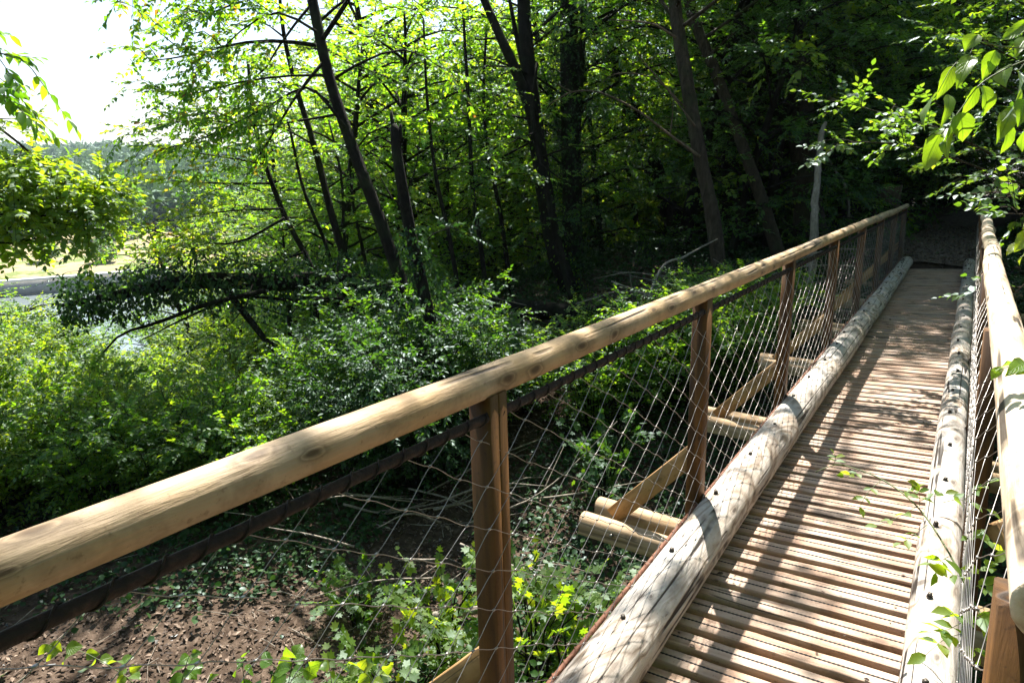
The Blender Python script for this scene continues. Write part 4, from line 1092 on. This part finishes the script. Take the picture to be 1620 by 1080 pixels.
# ------------------------------------------------------------------ beyond the river
def far_side():
    g = np.random.default_rng(340); pd = V(-UD[1], UD[0])
    def crown(n, R, H, leaf, seed):
        q = np.random.default_rng(seed); u = nrm(q.standard_normal((n, 3))); r = q.random(n) ** .33
        lob = .75 + .5 * vnoise(u * 2.2 + seed, seed)
        P = u * (r * lob)[:, None] * V(R, R, H * .5) + V(0, 0, H * .55)
        P[:, 2] = np.maximum(P[:, 2], .1)
        return P, u + .6 * q.standard_normal((n, 3)), UPZ + u * .8 + .5 * q.standard_normal((n, 3)), leaf * (.6 + .8 * q.random(n))
    mes = []
    for k in range(4):
        P, D, N, L = crown(1500, 4.2, 11, .95, 350 + k); v, t = leaf_arrays(P, D, N, L, .7); mes.append(mesh('bank_crown', v, [t], M['leaf_dark']))
    trk = mesh('bank_trunk', *[(lambda r: (r[0], [r[1]]))(tube([(0, 0, -.5), (0, 0, 3), (0.2, 0, 7)], [.35, .28, .12], 7, False))][0], M['bark'])
    for k in range(30):
        l = -150 + 12.5 * k + g.uniform(-4, 4); u = g.uniform(158, 186); p = UD * u + pd * l
        e = empty('far_bank_tree', (p[0], p[1], float(terrain(p[0], p[1])))); s = g.uniform(.75, 1.25); e.scale = (s * 1.1, s * 1.1, s); e.rotation_euler = (0, 0, g.uniform(0, 6))
        link('trunk', trk, e); link('crown', mes[k % 4], e); tag(e, 'round dark tree in the row across the river, behind the dry bank', 'tree', 'trees across the river')
    for k in range(26):
        l = -130 + 11 * k + g.uniform(-4, 4); u = g.uniform(124, 150); p = UD * u + pd * l
        e = empty('far_bank_bush', (p[0], p[1], float(terrain(p[0], p[1])))); s = g.uniform(.16, .34); e.scale = (s * 1.4, s * 1.4, s); e.rotation_euler = (0, 0, g.uniform(0, 6))
        c = link('foliage', mes[k % 4], e); c.material_slots[0].link = 'OBJECT'; c.material_slots[0].material = M['leaf_blue']
        tag(e, 'small round bush on the dry bank across the river', 'bush', 'bushes on the dry bank across the river')
    # wooded hillside, a mass of crowns
    n = 5600; u = 190 + 760 * g.random(n) ** 1.3; l = (g.random(n) - .45) * 1.7 * u
    XY = UD[None, :2] * u[:, None] + pd[None, :2] * l[:, None]
    base = np.concatenate([XY, terrain(XY[:, 0], XY[:, 1])[:, None]], 1)
    m = 60; sc = (.8 + .6 * g.random(n)) * (4.2 + u * .004)
    uu = nrm(g.standard_normal((n, m, 3))); uu[:, :, 2] = abs(uu[:, :, 2])
    P = base[:, None] + uu * sc[:, None, None] * V(1, 1, 1.5) * (.75 + .35 * g.random((n, m, 1)))
    v, t = leaf_arrays(P.reshape(-1, 3), (uu + .8 * g.standard_normal((n, m, 3))).reshape(-1, 3), (uu + UPZ * .6).reshape(-1, 3), np.repeat(sc * .42, m), .8)
    o = link('hillside_woodland', mesh('hillside_woodland', v, [t], M['leaf_hill'])); tag(o, 'hazy wooded hillside beyond the river', 'woodland', kind='stuff')
    # lamp post on the quay
    p = UD * 121 + pd * (-18); z = float(terrain(p[0], p[1]))
far_side()

# trodden path beyond the bridge
def path():
    ys = np.linspace(13.36, 31, 70); ws = np.linspace(-1, 1, 9)
    g = np.random.default_rng(12); wid = .72 + .12 * np.interp(ys, np.linspace(13, 31, 14), g.standard_normal(14))
    X = PATHX(ys)[:, None] + ws[None] * wid[:, None]; Y = np.repeat(ys[:, None], 9, 1)
    v = np.stack([X, Y, terrain(X, Y) + .022 - .03 * np.abs(ws)[None] ** 3], -1).reshape(-1, 3)
    i = np.arange(69)[:, None] * 9; j = np.arange(8)[None]
    q = np.stack([i + j, i + j + 1, i + 9 + j + 1, i + 9 + j], -1).reshape(-1, 4)
    o = link('path', mesh('path', v, [q], plain_mat('trodden_soil', [(.3, (.055, .038, .027)), (.5, (.10, .073, .054)), (.72, (.19, .145, .112))], 14, .95, 0, .7, 6), True)); tag(o, kind='structure')
path()

# ------------------------------------------------------------------ ground cover (uncountable)
PATHLINE = np.array([[-9.0, -.6], [-6.0, 1.1], [-4.75, 2.0], [-4.0, 3.0], [-3.85, 4.2], [-4.3, 5.6], [-4.6, 7.2]])
def path_dist(x, y):
    d = np.full(x.shape, 1e9)
    for a, b in zip(PATHLINE[:-1], PATHLINE[1:]):
        ab = b - a; t = np.clip(((x - a[0]) * ab[0] + (y - a[1]) * ab[1]) / (ab @ ab), 0, 1)
        d = np.minimum(d, np.hypot(x - a[0] - t * ab[0], y - a[1] - t * ab[1]))
    return d
def cover_points(n, x0, x1, y0, y1, seed):
    g = np.random.default_rng(seed); x = g.uniform(x0, x1, n); y = g.uniform(y0, y1, n); return g, x, y
def ivy_cover():
    g, x, y = cover_points(330000, -13, 3.5, -3, 19, 401)
    pd = path_dist(x, y)
    q = np.stack([x, y], -1)
    dens = .55 + .9 * fbm(q * .8, 3, 31)
    dens = np.clip(dens + .25, 0, 1.3) * sst(.40, .85, pd + .45 * fbm(q * 1.6, 3, 44)) + .008
    dens = np.where((y > 13.2) & (abs(x - PATHX(y)) < .75 + .35 * fbm(q * 1.5, 2, 8)), .01, dens)
    dens = np.where((y > 9.5) & (y < 13.6) & (abs(x + .35) < .75), 0, dens)
    k = g.random(len(x)) < dens; x, y = x[k], y[k]; n = len(x)
    z = terrain(x, y) + .015 + .17 * g.random(n) ** 1.4 * (.4 + 1.2 * vnoise(np.stack([x, y], -1) * 1.3, 5))
    P = np.stack([x, y, z], -1); az = g.random(n) * 6.283
    D = np.stack([np.cos(az), np.sin(az), -.25 + .3 * g.standard_normal(n)], -1); N = UPZ + .45 * g.standard_normal((n, 3))
    v, t = leaf_arrays(P, D, N, (.052 * (.6 + .8 * g.random(n))), .85, 'oval')
    o = link('ivy_ground_cover', mesh('ivy_ground_cover', v, [t], M['leaf_ivy'])); tag(o, 'low ivy carpeting the shaded ground under the trees', 'ground cover', kind='stuff')
ivy_cover()
def leaf_litter():
    g, x, y = cover_points(210000, -10, 2.0, -2, 19, 402)
    pd = path_dist(x, y); pd = np.where((y > 13.4) & (abs(x - PATHX(y)) < 1), .3, pd); pd = np.where((y > 9.5) & (y < 13.4) & (abs(x + .35) < .75), 9, pd); k = (g.random(len(x)) < .2 + .8 * sst(1.3, .2, pd)); x, y = x[k], y[k]; n = len(x)
    P = np.stack([x, y, terrain(x, y) + .004 + .018 * g.random(n) + .022 * ((y > 13.4) & (abs(x - PATHX(y)) < .8))], -1); az = g.random(n) * 6.283
    D = np.stack([np.cos(az), np.sin(az), .3 * g.standard_normal(n)], -1); N = UPZ + .6 * g.standard_normal((n, 3))
    v, t = leaf_arrays(P, D, N, .052 * (.25 + 1.1 * g.random(n) ** 1.6), .5, 'fold')
    o = link('leaf_litter', mesh('leaf_litter', v, [t], M['litter'])); tag(o, 'dry brown leaves and twigs scattered over the bare soil', 'leaf litter', kind='stuff')
    mb = MB(); g = np.random.default_rng(403)
    for _ in range(1500):
        x, y = g.uniform(-9, 1), g.uniform(-2, 16); L = g.uniform(.06, .45); a = g.random() * 6.28
        p = np.array([[x + math.cos(a) * L * (s - .5), y + math.sin(a) * L * (s - .5) + .02 * g.standard_normal(), 0] for s in (0, .5, 1)])
        p[:, 2] = terrain(p[:, 0], p[:, 1]) + .012 + .02 * g.random(3)
        mb.tube(p, np.array([.004, .0035, .002]) * g.uniform(.6, 1.8), 4, False)
    o = link('fallen_twigs', mb.build('fallen_twigs', M['deadwood'], True)); tag(o, 'small dead twigs strewn on the woodland floor', 'twigs', kind='stuff')
leaf_litter()

# ------------------------------------------------------------------ close foliage
def big_leaf_mat(name, c0, c1, t0, t1, tmix=.6):
    m, t, o = newmat(name)
    uv = t.nodes.new('ShaderNodeUVMap'); sp = t.nodes.new('ShaderNodeSeparateXYZ'); t.links.new(uv.outputs[0], sp.inputs[0])
    a = math_(t, 'ABSOLUTE', math_(t, 'MULTIPLY_ADD', sp.outputs['X'], 2.0, -1.0))
    fr = math_(t, 'FRACT', math_(t, 'SUBTRACT', math_(t, 'MULTIPLY', sp.outputs['Y'], 8.0), math_(t, 'MULTIPLY', a, 2.2)))
    side = ramp(t, fr, [(0, (1, 1, 1)), (.07, (1, 1, 1)), (.16, (0, 0, 0))])
    mid = ramp(t, a, [(0, (1, 1, 1)), (.035, (1, 1, 1)), (.08, (0, 0, 0))])
    vein = math_(t, 'MAXIMUM', math_(t, 'MULTIPLY', side, .55), mid)
    g = t.nodes.new('ShaderNodeNewGeometry'); r = g.outputs['Random Per Island']
    blot = noise(t, coords(t, (1, 1, 1)), 60, 3)
    k = math_(t, 'ADD', math_(t, 'MULTIPLY', r, .6), math_(t, 'MULTIPLY', blot, .4))
    col = mixc(t, vein, ramp(t, k, [(.2, c0), (.8, c1)]), tuple(x * 1.5 for x in c1))
    tr_ = mixc(t, vein, ramp(t, k, [(.2, t0), (.8, t1)]), tuple(x * .62 for x in t0))
    df = nd(t, 'BsdfDiffuse'); tr = nd(t, 'BsdfTranslucent'); gl = nd(t, 'BsdfGlossy'); gl.inputs['Roughness'].default_value = .38
    t.links.new(col, df.inputs[0]); t.links.new(tr_, tr.inputs[0])
    b = nd(t, 'Bump'); b.inputs['Strength'].default_value = .5; b.inputs['Distance'].default_value = .003; t.links.new(vein, b.inputs['Height'])
    for q in (df, tr, gl): t.links.new(b.outputs[0], q.inputs['Normal'])
    mx = nd(t, 'MixShader'); mx.inputs[0].default_value = tmix; t.links.new(df.outputs[0], mx.inputs[1]); t.links.new(tr.outputs[0], mx.inputs[2])
    f = nd(t, 'Fresnel'); f.inputs['IOR'].default_value = 1.4; kk = math_(t, 'MULTIPLY_ADD', f.outputs[0], .3, .03)
    m2 = nd(t, 'MixShader'); t.links.new(kk, m2.inputs[0]); t.links.new(mx.outputs[0], m2.inputs[1]); t.links.new(gl.outputs[0], m2.inputs[2])
    t.links.new(m2.outputs[0], o.inputs[0]); return m
M['big_leaf'] = big_leaf_mat('big_leaf', (.055, .13, .012), (.085, .17, .016), (.26, .46, .012), (.36, .56, .015))
M['big_lime'] = big_leaf_mat('big_lime_leaf', (.075, .15, .014), (.11, .18, .018), (.36, .55, .014), (.5, .6, .016))

def big_leaf(mb, uvs, base, tip, width, facing, curl=.15, fold=.25, wave=.04, seed=0, point=1.0):
    """a curved leaf blade with a folded midrib, wavy edge and pointed tip"""
    g = np.random.default_rng(seed); base = np.asarray(base, float); tip = np.asarray(tip, float)
    L = np.linalg.norm(tip - base); d = (tip - base) / L; x = nrm(np.cross(d, facing)); n = np.cross(x, d)
    nu, nv = 12, 7
    u = np.linspace(0, 1, nu); prof = np.sin(np.pi * u ** .72) ** .8 * (1 - .35 * u ** 3); prof[-1] = .012; prof[0] = .03
    prof = prof * (1 + .045 * np.sin(np.arange(nu) * 2.4 + seed))
    s = np.linspace(-1, 1, nv)
    ph = g.random() * 6
    off = curl * L * np.sin(np.pi * u * .9) - curl * .6 * L * u ** 3
    z = off[:, None] + fold * width * .5 * prof[:, None] * abs(s)[None] + wave * L * np.sin(u[:, None] * 9 + ph + s[None] * 1.2) * s[None] ** 2
    v = base + d * (u * L)[:, None, None] + x * (s[None] * prof[:, None] * width * .5)[:, :, None] + n * z[:, :, None]
    i = np.arange(nu - 1)[:, None] * nv; j = np.arange(nv - 1)[None]
    q = np.stack([i + j, i + j + 1, i + nv + j + 1, i + nv + j], -1).reshape(-1, 4)
    mb.add(v.reshape(-1, 3), q); U = np.stack(np.broadcast_arrays((s[None] + 1) / 2, u[:, None]), -1).reshape(-1, 2); uvs.append(U)
def leaves_obj(mb, uvs, name, mat, parent):
    me = mb.build(name, mat, True); uv = np.concatenate(uvs); lay = me.uv_layers.new(name='UVMap')
    li = np.zeros(len(me.loops), dtype=np.int32); me.loops.foreach_get('vertex_index', li)
    lay.data.foreach_set('uv', uv[li].astype(np.float32).ravel()); return link(name, me, parent)

def hanging_branch():
    d0 = 1.75; mb = MB(); uv = []; g = np.random.default_rng(500)
    Lv = [((1547, 55), (1526, 82), 26, 0), ((1538, 88), (1513, 141), 24, 0), ((1508, 105), (1482, 158), 22, .02), ((1484, 146), (1461, 206), 20, .02), ((1500, 150), (1490, 200), 18, -.03),
          ((1575, 80), (1554, 127), 22, .05), ((1546, 136), (1519, 186), 17, .0), ((1555, 136), (1556, 185), 32, -.02), ((1518, 178), (1523, 225), 31, -.02), ((1505, 178), (1489, 228), 16, .03),
          ((1487, 213), (1463, 271), 33, 0), ((1496, 203), (1498, 252), 20, .03), ((1590, 106), (1591, 138), 27, .04), ((1612, 113), (1588, 192), 24, -.03), ((1622, 158), (1611, 200), 30, -.05),
          ((1602, 172), (1577, 227), 25, .0), ((1592, 195), (1584, 244), 29, .03), ((1626, 33), (1582, 66), 19, .0), ((1570, 84), (1566, 118), 15, .06), ((1625, 60), (1606, 90), 22, .05), ((1622, 205), (1616, 240), 26, .05)]
    for k, (b, t, wd, dd) in enumerate(Lv):
        dep = d0 + dd; B = at(b[0], b[1], dep); T = at(t[0], t[1], dep + .02 * g.standard_normal())
        f = nrm(-FW + .55 * g.standard_normal(3) + UPZ * .3)
        big_leaf(mb, uv, B, T, wd * dep / F * 1.12, f, .10 * (1 if g.random() < .7 else -1), .3, .03, 600 + k)
    e = empty('hanging_branch', at(1660, 60, d0)); bpy.context.view_layer.update()
    wd = MB()
    for q, r in (([(1700, 70), (1625, 95), (1580, 115), (1546, 138), (1518, 176), (1488, 214)], .0022), ([(1640, 78), (1570, 72), (1547, 56), (1535, 86), (1508, 104), (1484, 146)], .0016),
                 ([(1690, 130), (1625, 158), (1602, 172), (1591, 196)], .0018), ([(1700, 20), (1640, 30), (1622, 36)], .0018), ([(1625, 95), (1612, 112)], .0014), ([(1600, 103), (1590, 107)], .0012), ([(1625, 158), (1622, 205)], .0012)):
        wd.tube(smooth_path(px_path(q, d0), 14), np.linspace(r, r * .6, 14), 6)
    inv = np.array(e.location)
    for m_ in (mb, wd): m_.v = [x - inv for x in m_.v]
    link('twig', wd.build('hanging_twig', M['stem'], True), e); leaves_obj(mb, uv, 'foliage', M['big_leaf'], e)
    tag(e, 'close twig of large drooping bright green leaves at the upper right', 'branch')
hanging_branch()

def shoot(name, label, stem_px, depth, leaf_px, mat, r=.002, ground=True, cat='plant', bend=.1, group=None, face=None):
    """a leafy shoot: stem and single large leaves (base, tip, width in photo pixels)"""
    g = np.random.default_rng(len(label) + len(stem_px)); mb = MB(); uv = []; wd = MB()
    e = empty(name, at(*stem_px[0][0][:2], depth)); inv = np.array(e.location)
    for q in stem_px:
        P = px_path(q, depth); wd.tube(smooth_path(P, 12), np.linspace(r, r * .5, 12), 5)
    if ground:
        P = at(*stem_px[0][0][:2], depth); G_ = to_ground(P); wd.tube(smooth_path([G_, (G_ + P) / 2 + V(.03, .02, 0), P], 10), np.linspace(r * 1.4, r, 10), 5)
    for k, (b, t, w_) in enumerate(leaf_px):
        dd = depth + .05 * g.standard_normal(); f = nrm((UPZ * .8 - FW * .5 if face is None else face) + .4 * g.standard_normal(3))
        big_leaf(mb, uv, at(b[0], b[1], dd), at(t[0], t[1], dd + .03 * g.standard_normal()), w_ * 1.3 * dd / F, f, bend, .2, .03, 40 + k)
    for m_ in (mb, wd): m_.v = [x - inv for x in m_.v]
    link('stem', wd.build(name + '_stem', M['stem'], True), e); leaves_obj(mb, uv, 'foliage', mat, e); tag(e, label, cat, group)

shoot('lime_shoot', 'arching shoot with a row of lime green leaves over the bare soil',
      [[(225, 1095), (200, 1070), (165, 1048), (130, 1030), (95, 1022), (72, 1018)]], 2.7,
      [((76, 1018), (60, 1036), 11), ((78, 1019), (98, 1030), 17), ((95, 1023), (73, 1046), 10), ((104, 1026), (132, 1022), 17), ((122, 1030), (98, 1050), 11), ((136, 1034), (158, 1034), 14),
       ((150, 1042), (123, 1062), 12), ((158, 1045), (180, 1040), 14), ((172, 1050), (196, 1048), 13), ((192, 1048), (212, 1038), 15), ((200, 1056), (188, 1068), 12), ((205, 1062), (226, 1052), 13), ((207, 1068), (222, 1074), 14), ((198, 1068), (184, 1082), 12)], M['big_lime'])
shoot('green_seedling', 'small upright green plant at the bottom edge right of the lime shoot',
      [[(285, 1085), (292, 1060), (298, 1040), (305, 1032)]], 2.6,
      [((300, 1038), (282, 1050), 15), ((302, 1035), (320, 1032), 11), ((296, 1048), (270, 1066), 13), ((298, 1050), (322, 1055), 17), ((292, 1060), (312, 1074), 16), ((290, 1066), (266, 1084), 14), ((306, 1052), (318, 1066), 14), ((330, 1078), (345, 1066), 10)], M['big_leaf'])
shoot('broad_seedling', 'bushy seedling with broad rounded leaves at the bottom edge beside the near post',
      [[(455, 1090), (460, 1060), (466, 1040), (470, 1028)], [(460, 1070), (430, 1050), (420, 1040)], [(460, 1075), (490, 1055), (510, 1045)], [(388, 1090), (384, 1055), (386, 1038)]], 2.5,
      [((466, 1040), (452, 1022), 18), ((467, 1036), (477, 1018), 18), ((462, 1048), (440, 1050), 20), ((465, 1046), (488, 1040), 14), ((460, 1056), (434, 1066), 18), ((462, 1060), (484, 1066), 18), ((452, 1066), (428, 1080), 20), ((480, 1058), (502, 1070), 17),
       ((430, 1050), (412, 1044), 17), ((424, 1044), (418, 1030), 12), ((490, 1055), (512, 1046), 16), ((505, 1048), (514, 1062), 14), ((386, 1040), (376, 1054), 12), ((386, 1038), (394, 1030), 12), ((385, 1052), (370, 1070), 15), ((386, 1056), (402, 1068), 15), ((400, 1080), (378, 1092), 18)], M['big_leaf'])
shoot('yellowing_seedling', 'seedling with lime and yellow leaves at the bottom edge, just left of the near post',
      [[(590, 1090), (585, 1070), (570, 1058), (560, 1054)], [(590, 1080), (606, 1062), (612, 1050)]], 2.4,
      [((566, 1056), (552, 1068), 16), ((570, 1057), (580, 1042), 14), ((575, 1062), (592, 1050), 13), ((584, 1068), (566, 1080), 14), ((600, 1066), (620, 1072), 13), ((606, 1060), (622, 1052), 12), ((612, 1050), (600, 1044), 11), ((590, 1076), (608, 1084), 14)], M['big_lime'])
shoot('rail_leaf_sprig', 'sprig of dark green leaves lying over the right handrail near the right edge',
      [[(1690, 590), (1640, 582), (1600, 580), (1572, 586)]], 1.5,
      [((1585, 580), (1568, 602), 13), ((1600, 577), (1576, 588), 15), ((1625, 574), (1590, 594), 20), ((1640, 590), (1606, 592), 18), ((1650, 578), (1622, 598), 16)], M['big_leaf'], .0014, False, 'branch', .08, None, UPZ)
shoot('bright_sprig', 'single sprig of glowing leaves beside the right handrail at the right edge',
      [[(1700, 360), (1640, 375), (1600, 395)]], 2.2,
      [((1640, 368), (1604, 398), 24), ((1612, 386), (1592, 404), 12), ((1630, 395), (1612, 420), 20), ((1640, 350), (1618, 362), 16)], M['big_lime'], .0014, False, 'branch')

def bramble():
    e = empty('bramble_shoot', (.27, 1.5, -.3)); inv = np.array(e.location); wd = MB(); pl = []
    main = [at(1600, 1030, 1.75), at(1548, 965, 1.9), at(1500, 872, 2.05), at(1450, 800, 2.2), at(1395, 758, 2.35), at(1340, 737, 2.45), at(1318, 736, 2.5), at(1290, 746, 2.5)]
    mp = smooth_path(main, 40); wd.tube(mp, np.linspace(.0034, .0014, 40), 6)
    side = [at(1532, 1110, 1.85), at(1530, 1020, 1.9), at(1530, 950, 1.95), at(1538, 900, 2.0)]
    wd.tube(smooth_path(side, 16), np.linspace(.003, .0018, 16), 6)
    P, D, N, L = [], [], [], []
    g = np.random.default_rng(77)
    sprays = [((1452, 800), (1420, 818), (1388, 832), 2.2), ((1395, 758), (1372, 780), (1360, 802), 2.35), ((1370, 748), (1350, 750), (1335, 752), 2.4), ((1318, 736), (1322, 726), (1320, 718), 2.5),
              ((1455, 800), (1455, 782), (1452, 768), 2.15), ((1455, 792), (1475, 785), (1495, 780), 2.15), ((1490, 795), (1520, 790), (1560, 805), 2.05), ((1420, 775), (1440, 778), (1448, 772), 2.25),
              ((1466, 830), (1440, 850), (1425, 858), 2.15), ((1500, 880), (1485, 890), (1480, 905), 2.05), ((1538, 905), (1555, 900), (1575, 890), 1.95), ((1536, 915), (1515, 910), (1496, 908), 2.0), ((1534, 930), (1555, 925), (1568, 930), 1.95),
              ((1530, 970), (1515, 975), (1505, 968), 1.93), ((1530, 985), (1548, 975), (1556, 985), 1.9), ((1530, 1000), (1495, 1010), (1465, 1035), 1.93), ((1530, 1020), (1545, 1030), (1560, 1040), 1.88), ((1520, 985), (1500, 995), (1475, 1000), 1.95), ((1532, 860), (1545, 850), (1562, 858), 2.0), ((1525, 790), (1545, 775), (1560, 765), 2.1)]
    for k, (a, b, c, dep) in enumerate(sprays):
        q = smooth_path([at(*a, dep), at(*b, dep - .03), at(*c, dep - .04)], 7); wd.tube(q, np.linspace(.0012, .0006, 7), 4)
        for j in (2, 4, 6):
            tg = nrm(q[j] - q[j - 1])
            for sg in ((-1, 1) if j < 6 else (0,)):
                sd = nrm(np.cross(tg, UPZ)) * sg
                P.append(q[j]); D.append(tg * (.5 if sg else 1) + sd * .9 + .2 * g.standard_normal(3)); N.append(UPZ + .5 * g.standard_normal(3)); L.append((.034 if dep > 2.1 else .05) * (.8 + .5 * g.random()))
    v, t = leaf_arrays(np.array(P), np.array(D), np.array(N), np.array(L), .55, 'oval')
    wd.v = [x - inv for x in wd.v]
    link('stem', wd.build('bramble_stem', M['stem'], True), e); link('foliage', mesh('bramble_leaves', v - inv, [t], M['leaf_lime']), e)
    tag(e, 'thin green bramble shoot arching over the right kerb log and deck', 'plant')
bramble()

# hazel boughs reaching in from the right, over the far end of the right handrail
def hazel():
    pl = Plant(140, kind='oval', leaf=.066, ratio=.64, tw_sp=.09, tw_len=.26, lf_sp=.045, droop=.15, gap=False, flat=1.0)
    b = at(1780, 420, 5.6); b[2] = ground_at(b) - .2
    pl.stem([b, at(1760, 300, 5.6), at(1740, 150, 5.5), at(1720, 0, 5.4), at(1700, -160, 5.4)], (.06, .055, .045, .035, .02), 8)
    for q, dp in (([(1745, 290), (1640, 262), (1560, 240), (1490, 205), (1400, 180), (1312, 155)], 5.5), ([(1750, 330), (1640, 300), (1560, 270), (1480, 240), (1400, 225), (1320, 228)], 5.6),
                  ([(1750, 340), (1680, 318), (1620, 308), (1572, 314)], 4.4), ([(1755, 380), (1690, 350), (1650, 340), (1600, 338)], 4.2), ([(1730, 120), (1640, 110), (1560, 70), (1470, 40)], 6.2),
                  ([(1740, 200), (1650, 180), (1580, 130), (1510, 90)], 6.0), ([(1725, 60), (1650, 20), (1570, -10), (1500, 0)], 6.2), ([(1745, 230), (1660, 220), (1590, 200), (1540, 150)], 5.7),
                  ([(1760, 420), (1700, 400), (1640, 430), (1600, 470)], 4.2), ([(1760, 300), (1700, 270), (1650, 250), (1600, 260)], 5.2)):
        pl.bough(px_path(q, dp), .012, sub_sp=.2, sub_len=.5 if dp > 5 else .26, start=.2)
    e = pl.finish('hazel', M['bark_grey'], M['leaf_blue'], second=M['leaf_lime'], frac=.10); tag(e, 'hazel with level sprays of silvery leaves reaching in above the right handrail', 'tree')
hazel()

# small plants on the ground below the bridge
def low_plants():
    g = np.random.default_rng(510)
    def lowp(seed, H, R, n, leaf, kind_, ratio):
        return make_shrub(seed, H, R, n, leaf, kind=kind_, ratio=ratio, tw_sp=.10, lf_sp=.06, droop=.2, tw_len=.26)
    kind('low_b', lowp(231, .6, .55, 9, .085, 'lobed', .95)); kind('low_c', lowp(232, .9, .45, 7, .08, 'lobed', .95)); kind('low_d', lowp(233, .45, .6, 10, .06, 'oval', .7))
    spots = [(610, 905, 4.3, 'low_b', 1.0, 'leaf_lime', 'pale leaved maple seedling clump on the soil path, left of the near post'),
             (700, 860, 4.9, 'low_c', .9, 'leaf_lime', 'taller maple seedling behind the soil path, touching the near post'),
             (730, 960, 3.6, 'low_b', .9, 'leaf_lime', 'bright low plant beside the near post, under the net'),
             (690, 1020, 3.1, 'low_d', 1.1, 'leaf', 'dense dark green low plant left of the foot of the near post'),
             (850, 850, 4.6, 'low_c', 1.0, 'leaf_lime', 'pale maple sapling just right of the near post'),
             (905, 900, 4.4, 'low_d', 1.2, 'leaf', 'low leafy mound below the beam ends'),
             (880, 980, 3.6, 'low_d', 1.1, 'leaf', 'low leafy patch between the near post and the kerb log'),
             (940, 860, 4.9, 'low_b', .9, 'leaf_lime', 'bright seedling under the ends of the cross beams'),
             (560, 860, 5.6, 'low_b', .7, 'leaf', 'small seedling at the back edge of the soil path'),
             (960, 700, 7.0, 'low_c', 1.0, 'leaf_dark', 'shaded plant behind the net, above the cross beams'),
             (1180, 720, 5.5, 'low_d', 1.0, 'leaf', 'low plant seen under the second post through the net')]
    for px, py, dp, k, s, mt, lab in spots:
        p = at(px, py, dp); place(k, 'seedling', (p[0], p[1], float(terrain(p[0], p[1]))), g.uniform(0, 6), s, mt, lab, 'plant', None)
low_plants()

# dead wood on the slope
def dead_wood():
    g = np.random.default_rng(520)
    def pile(name, label, cpx, dp, n, L, seed, spread=.8):
        q = np.random.default_rng(seed); tubes = []
        c = at(cpx[0], cpx[1], dp); c[2] = ground_at(c)
        for k in range(n):
            a = q.uniform(-.7, .7) + (math.pi if q.random() < .4 else 0) + YAW; l = L * q.uniform(.35, 1.1)
            s = c + V(q.normal() * spread, q.normal() * spread * .6, q.random() * .35); d = V(math.cos(a), math.sin(a), q.normal() * .22)
            e = s + d * l; m = (s + e) / 2 + V(0, 0, .1 * l * q.normal()); r = q.uniform(.005, .016)
            tubes.append(([s, m, e], (r, r * .8, r * .3)))
            if l > .5 * L: tubes.append(([m, m + nrm(d + .8 * q.standard_normal(3)) * l * .35], (r * .5, r * .2)))
        wood_thing(name, label, 'dead branches', tubes, M['deadwood'], 6, .04, seed)
    pile('brushwood', 'heap of thin dead branches on the ivy left of the near post', (660, 780), 6.8, 34, 1.5, 521)
    pile('brushwood', 'heap of bare dead branches at the foot of the furrowed brown tree', (1130, 420), 10.5, 34, 2.2, 522, 1.0)
    wood_thing('fallen_branch', 'grey log lying on the ground behind the near post', 'log', [([at(640, 850, 5.6) * V(1, 1, 0) + V(0, 0, ground_at(at(640, 850, 5.6)) + .05), at(700, 852, 5.6) * V(1, 1, 0) + V(0, 0, ground_at(at(700, 852, 5.6)) + .07), at(800, 858, 5.7) * V(1, 1, 0) + V(0, 0, ground_at(at(800, 858, 5.7)) + .05)], (.035, .04, .03))], M['deadwood'], 10, .05, 9)
    p0, p1 = at(1040, 440, 9.3), at(1130, 380, 9.3)
    wood_thing('bare_pole', 'long thin dead branch leaning against the furrowed brown tree', 'dead branch', [([to_ground(at(1000, 470, 9.2)), at(1040, 436, 9.3), at(1085, 405, 9.4), at(1135, 378, 9.5)], (.02, .018, .015, .008))], M['deadwood'], 6, .05, 12)
dead_wood()


# scraps blown on to the deck
def deck_scraps():
    g = np.random.default_rng(88); n = 150; x = g.uniform(-.72, .0, n); y = 1.5 + 11.5 * g.random(n) ** 1.2
    edge = g.random(n) < .5; x = np.where(edge, np.where(g.random(n) < .6, -.70 + .06 * g.random(n), -.02 - .05 * g.random(n)), x)
    z = (x - .09) * math.tan(math.radians(4.0)) - .0 + .004
    az = g.random(n) * 6.28; D = np.stack([np.cos(az), np.sin(az), .1 * g.standard_normal(n)], -1)
    v, t = leaf_arrays(np.stack([x, y, z], -1), D, UPZ + .35 * g.standard_normal((n, 3)), .028 * (.3 + g.random(n)), .5, 'oval')
    tag(link('leaf_scraps', mesh('leaf_scraps', v, [t], M['litter'])), 'scraps of dry leaf lying on the deck boards', 'leaf litter', kind='stuff')
deck_scraps()

# ------------------------------------------------------------------ the air of the valley
def haze():
    mb = MB(); mb.box((-4, 5, 30), (3100, 3100, 55))
    m, t, o = newmat('haze'); pv = t.nodes.new('ShaderNodeVolumePrincipled'); pv.inputs['Density'].default_value = .00017
    pv.inputs['Color'].default_value = (.70, .85, 1.0, 1); pv.inputs['Anisotropy'].default_value = .2
    t.links.new(pv.outputs[0], o.inputs['Volume'])
    tag(link('haze', mb.build('haze', m)), kind='stuff')
haze()
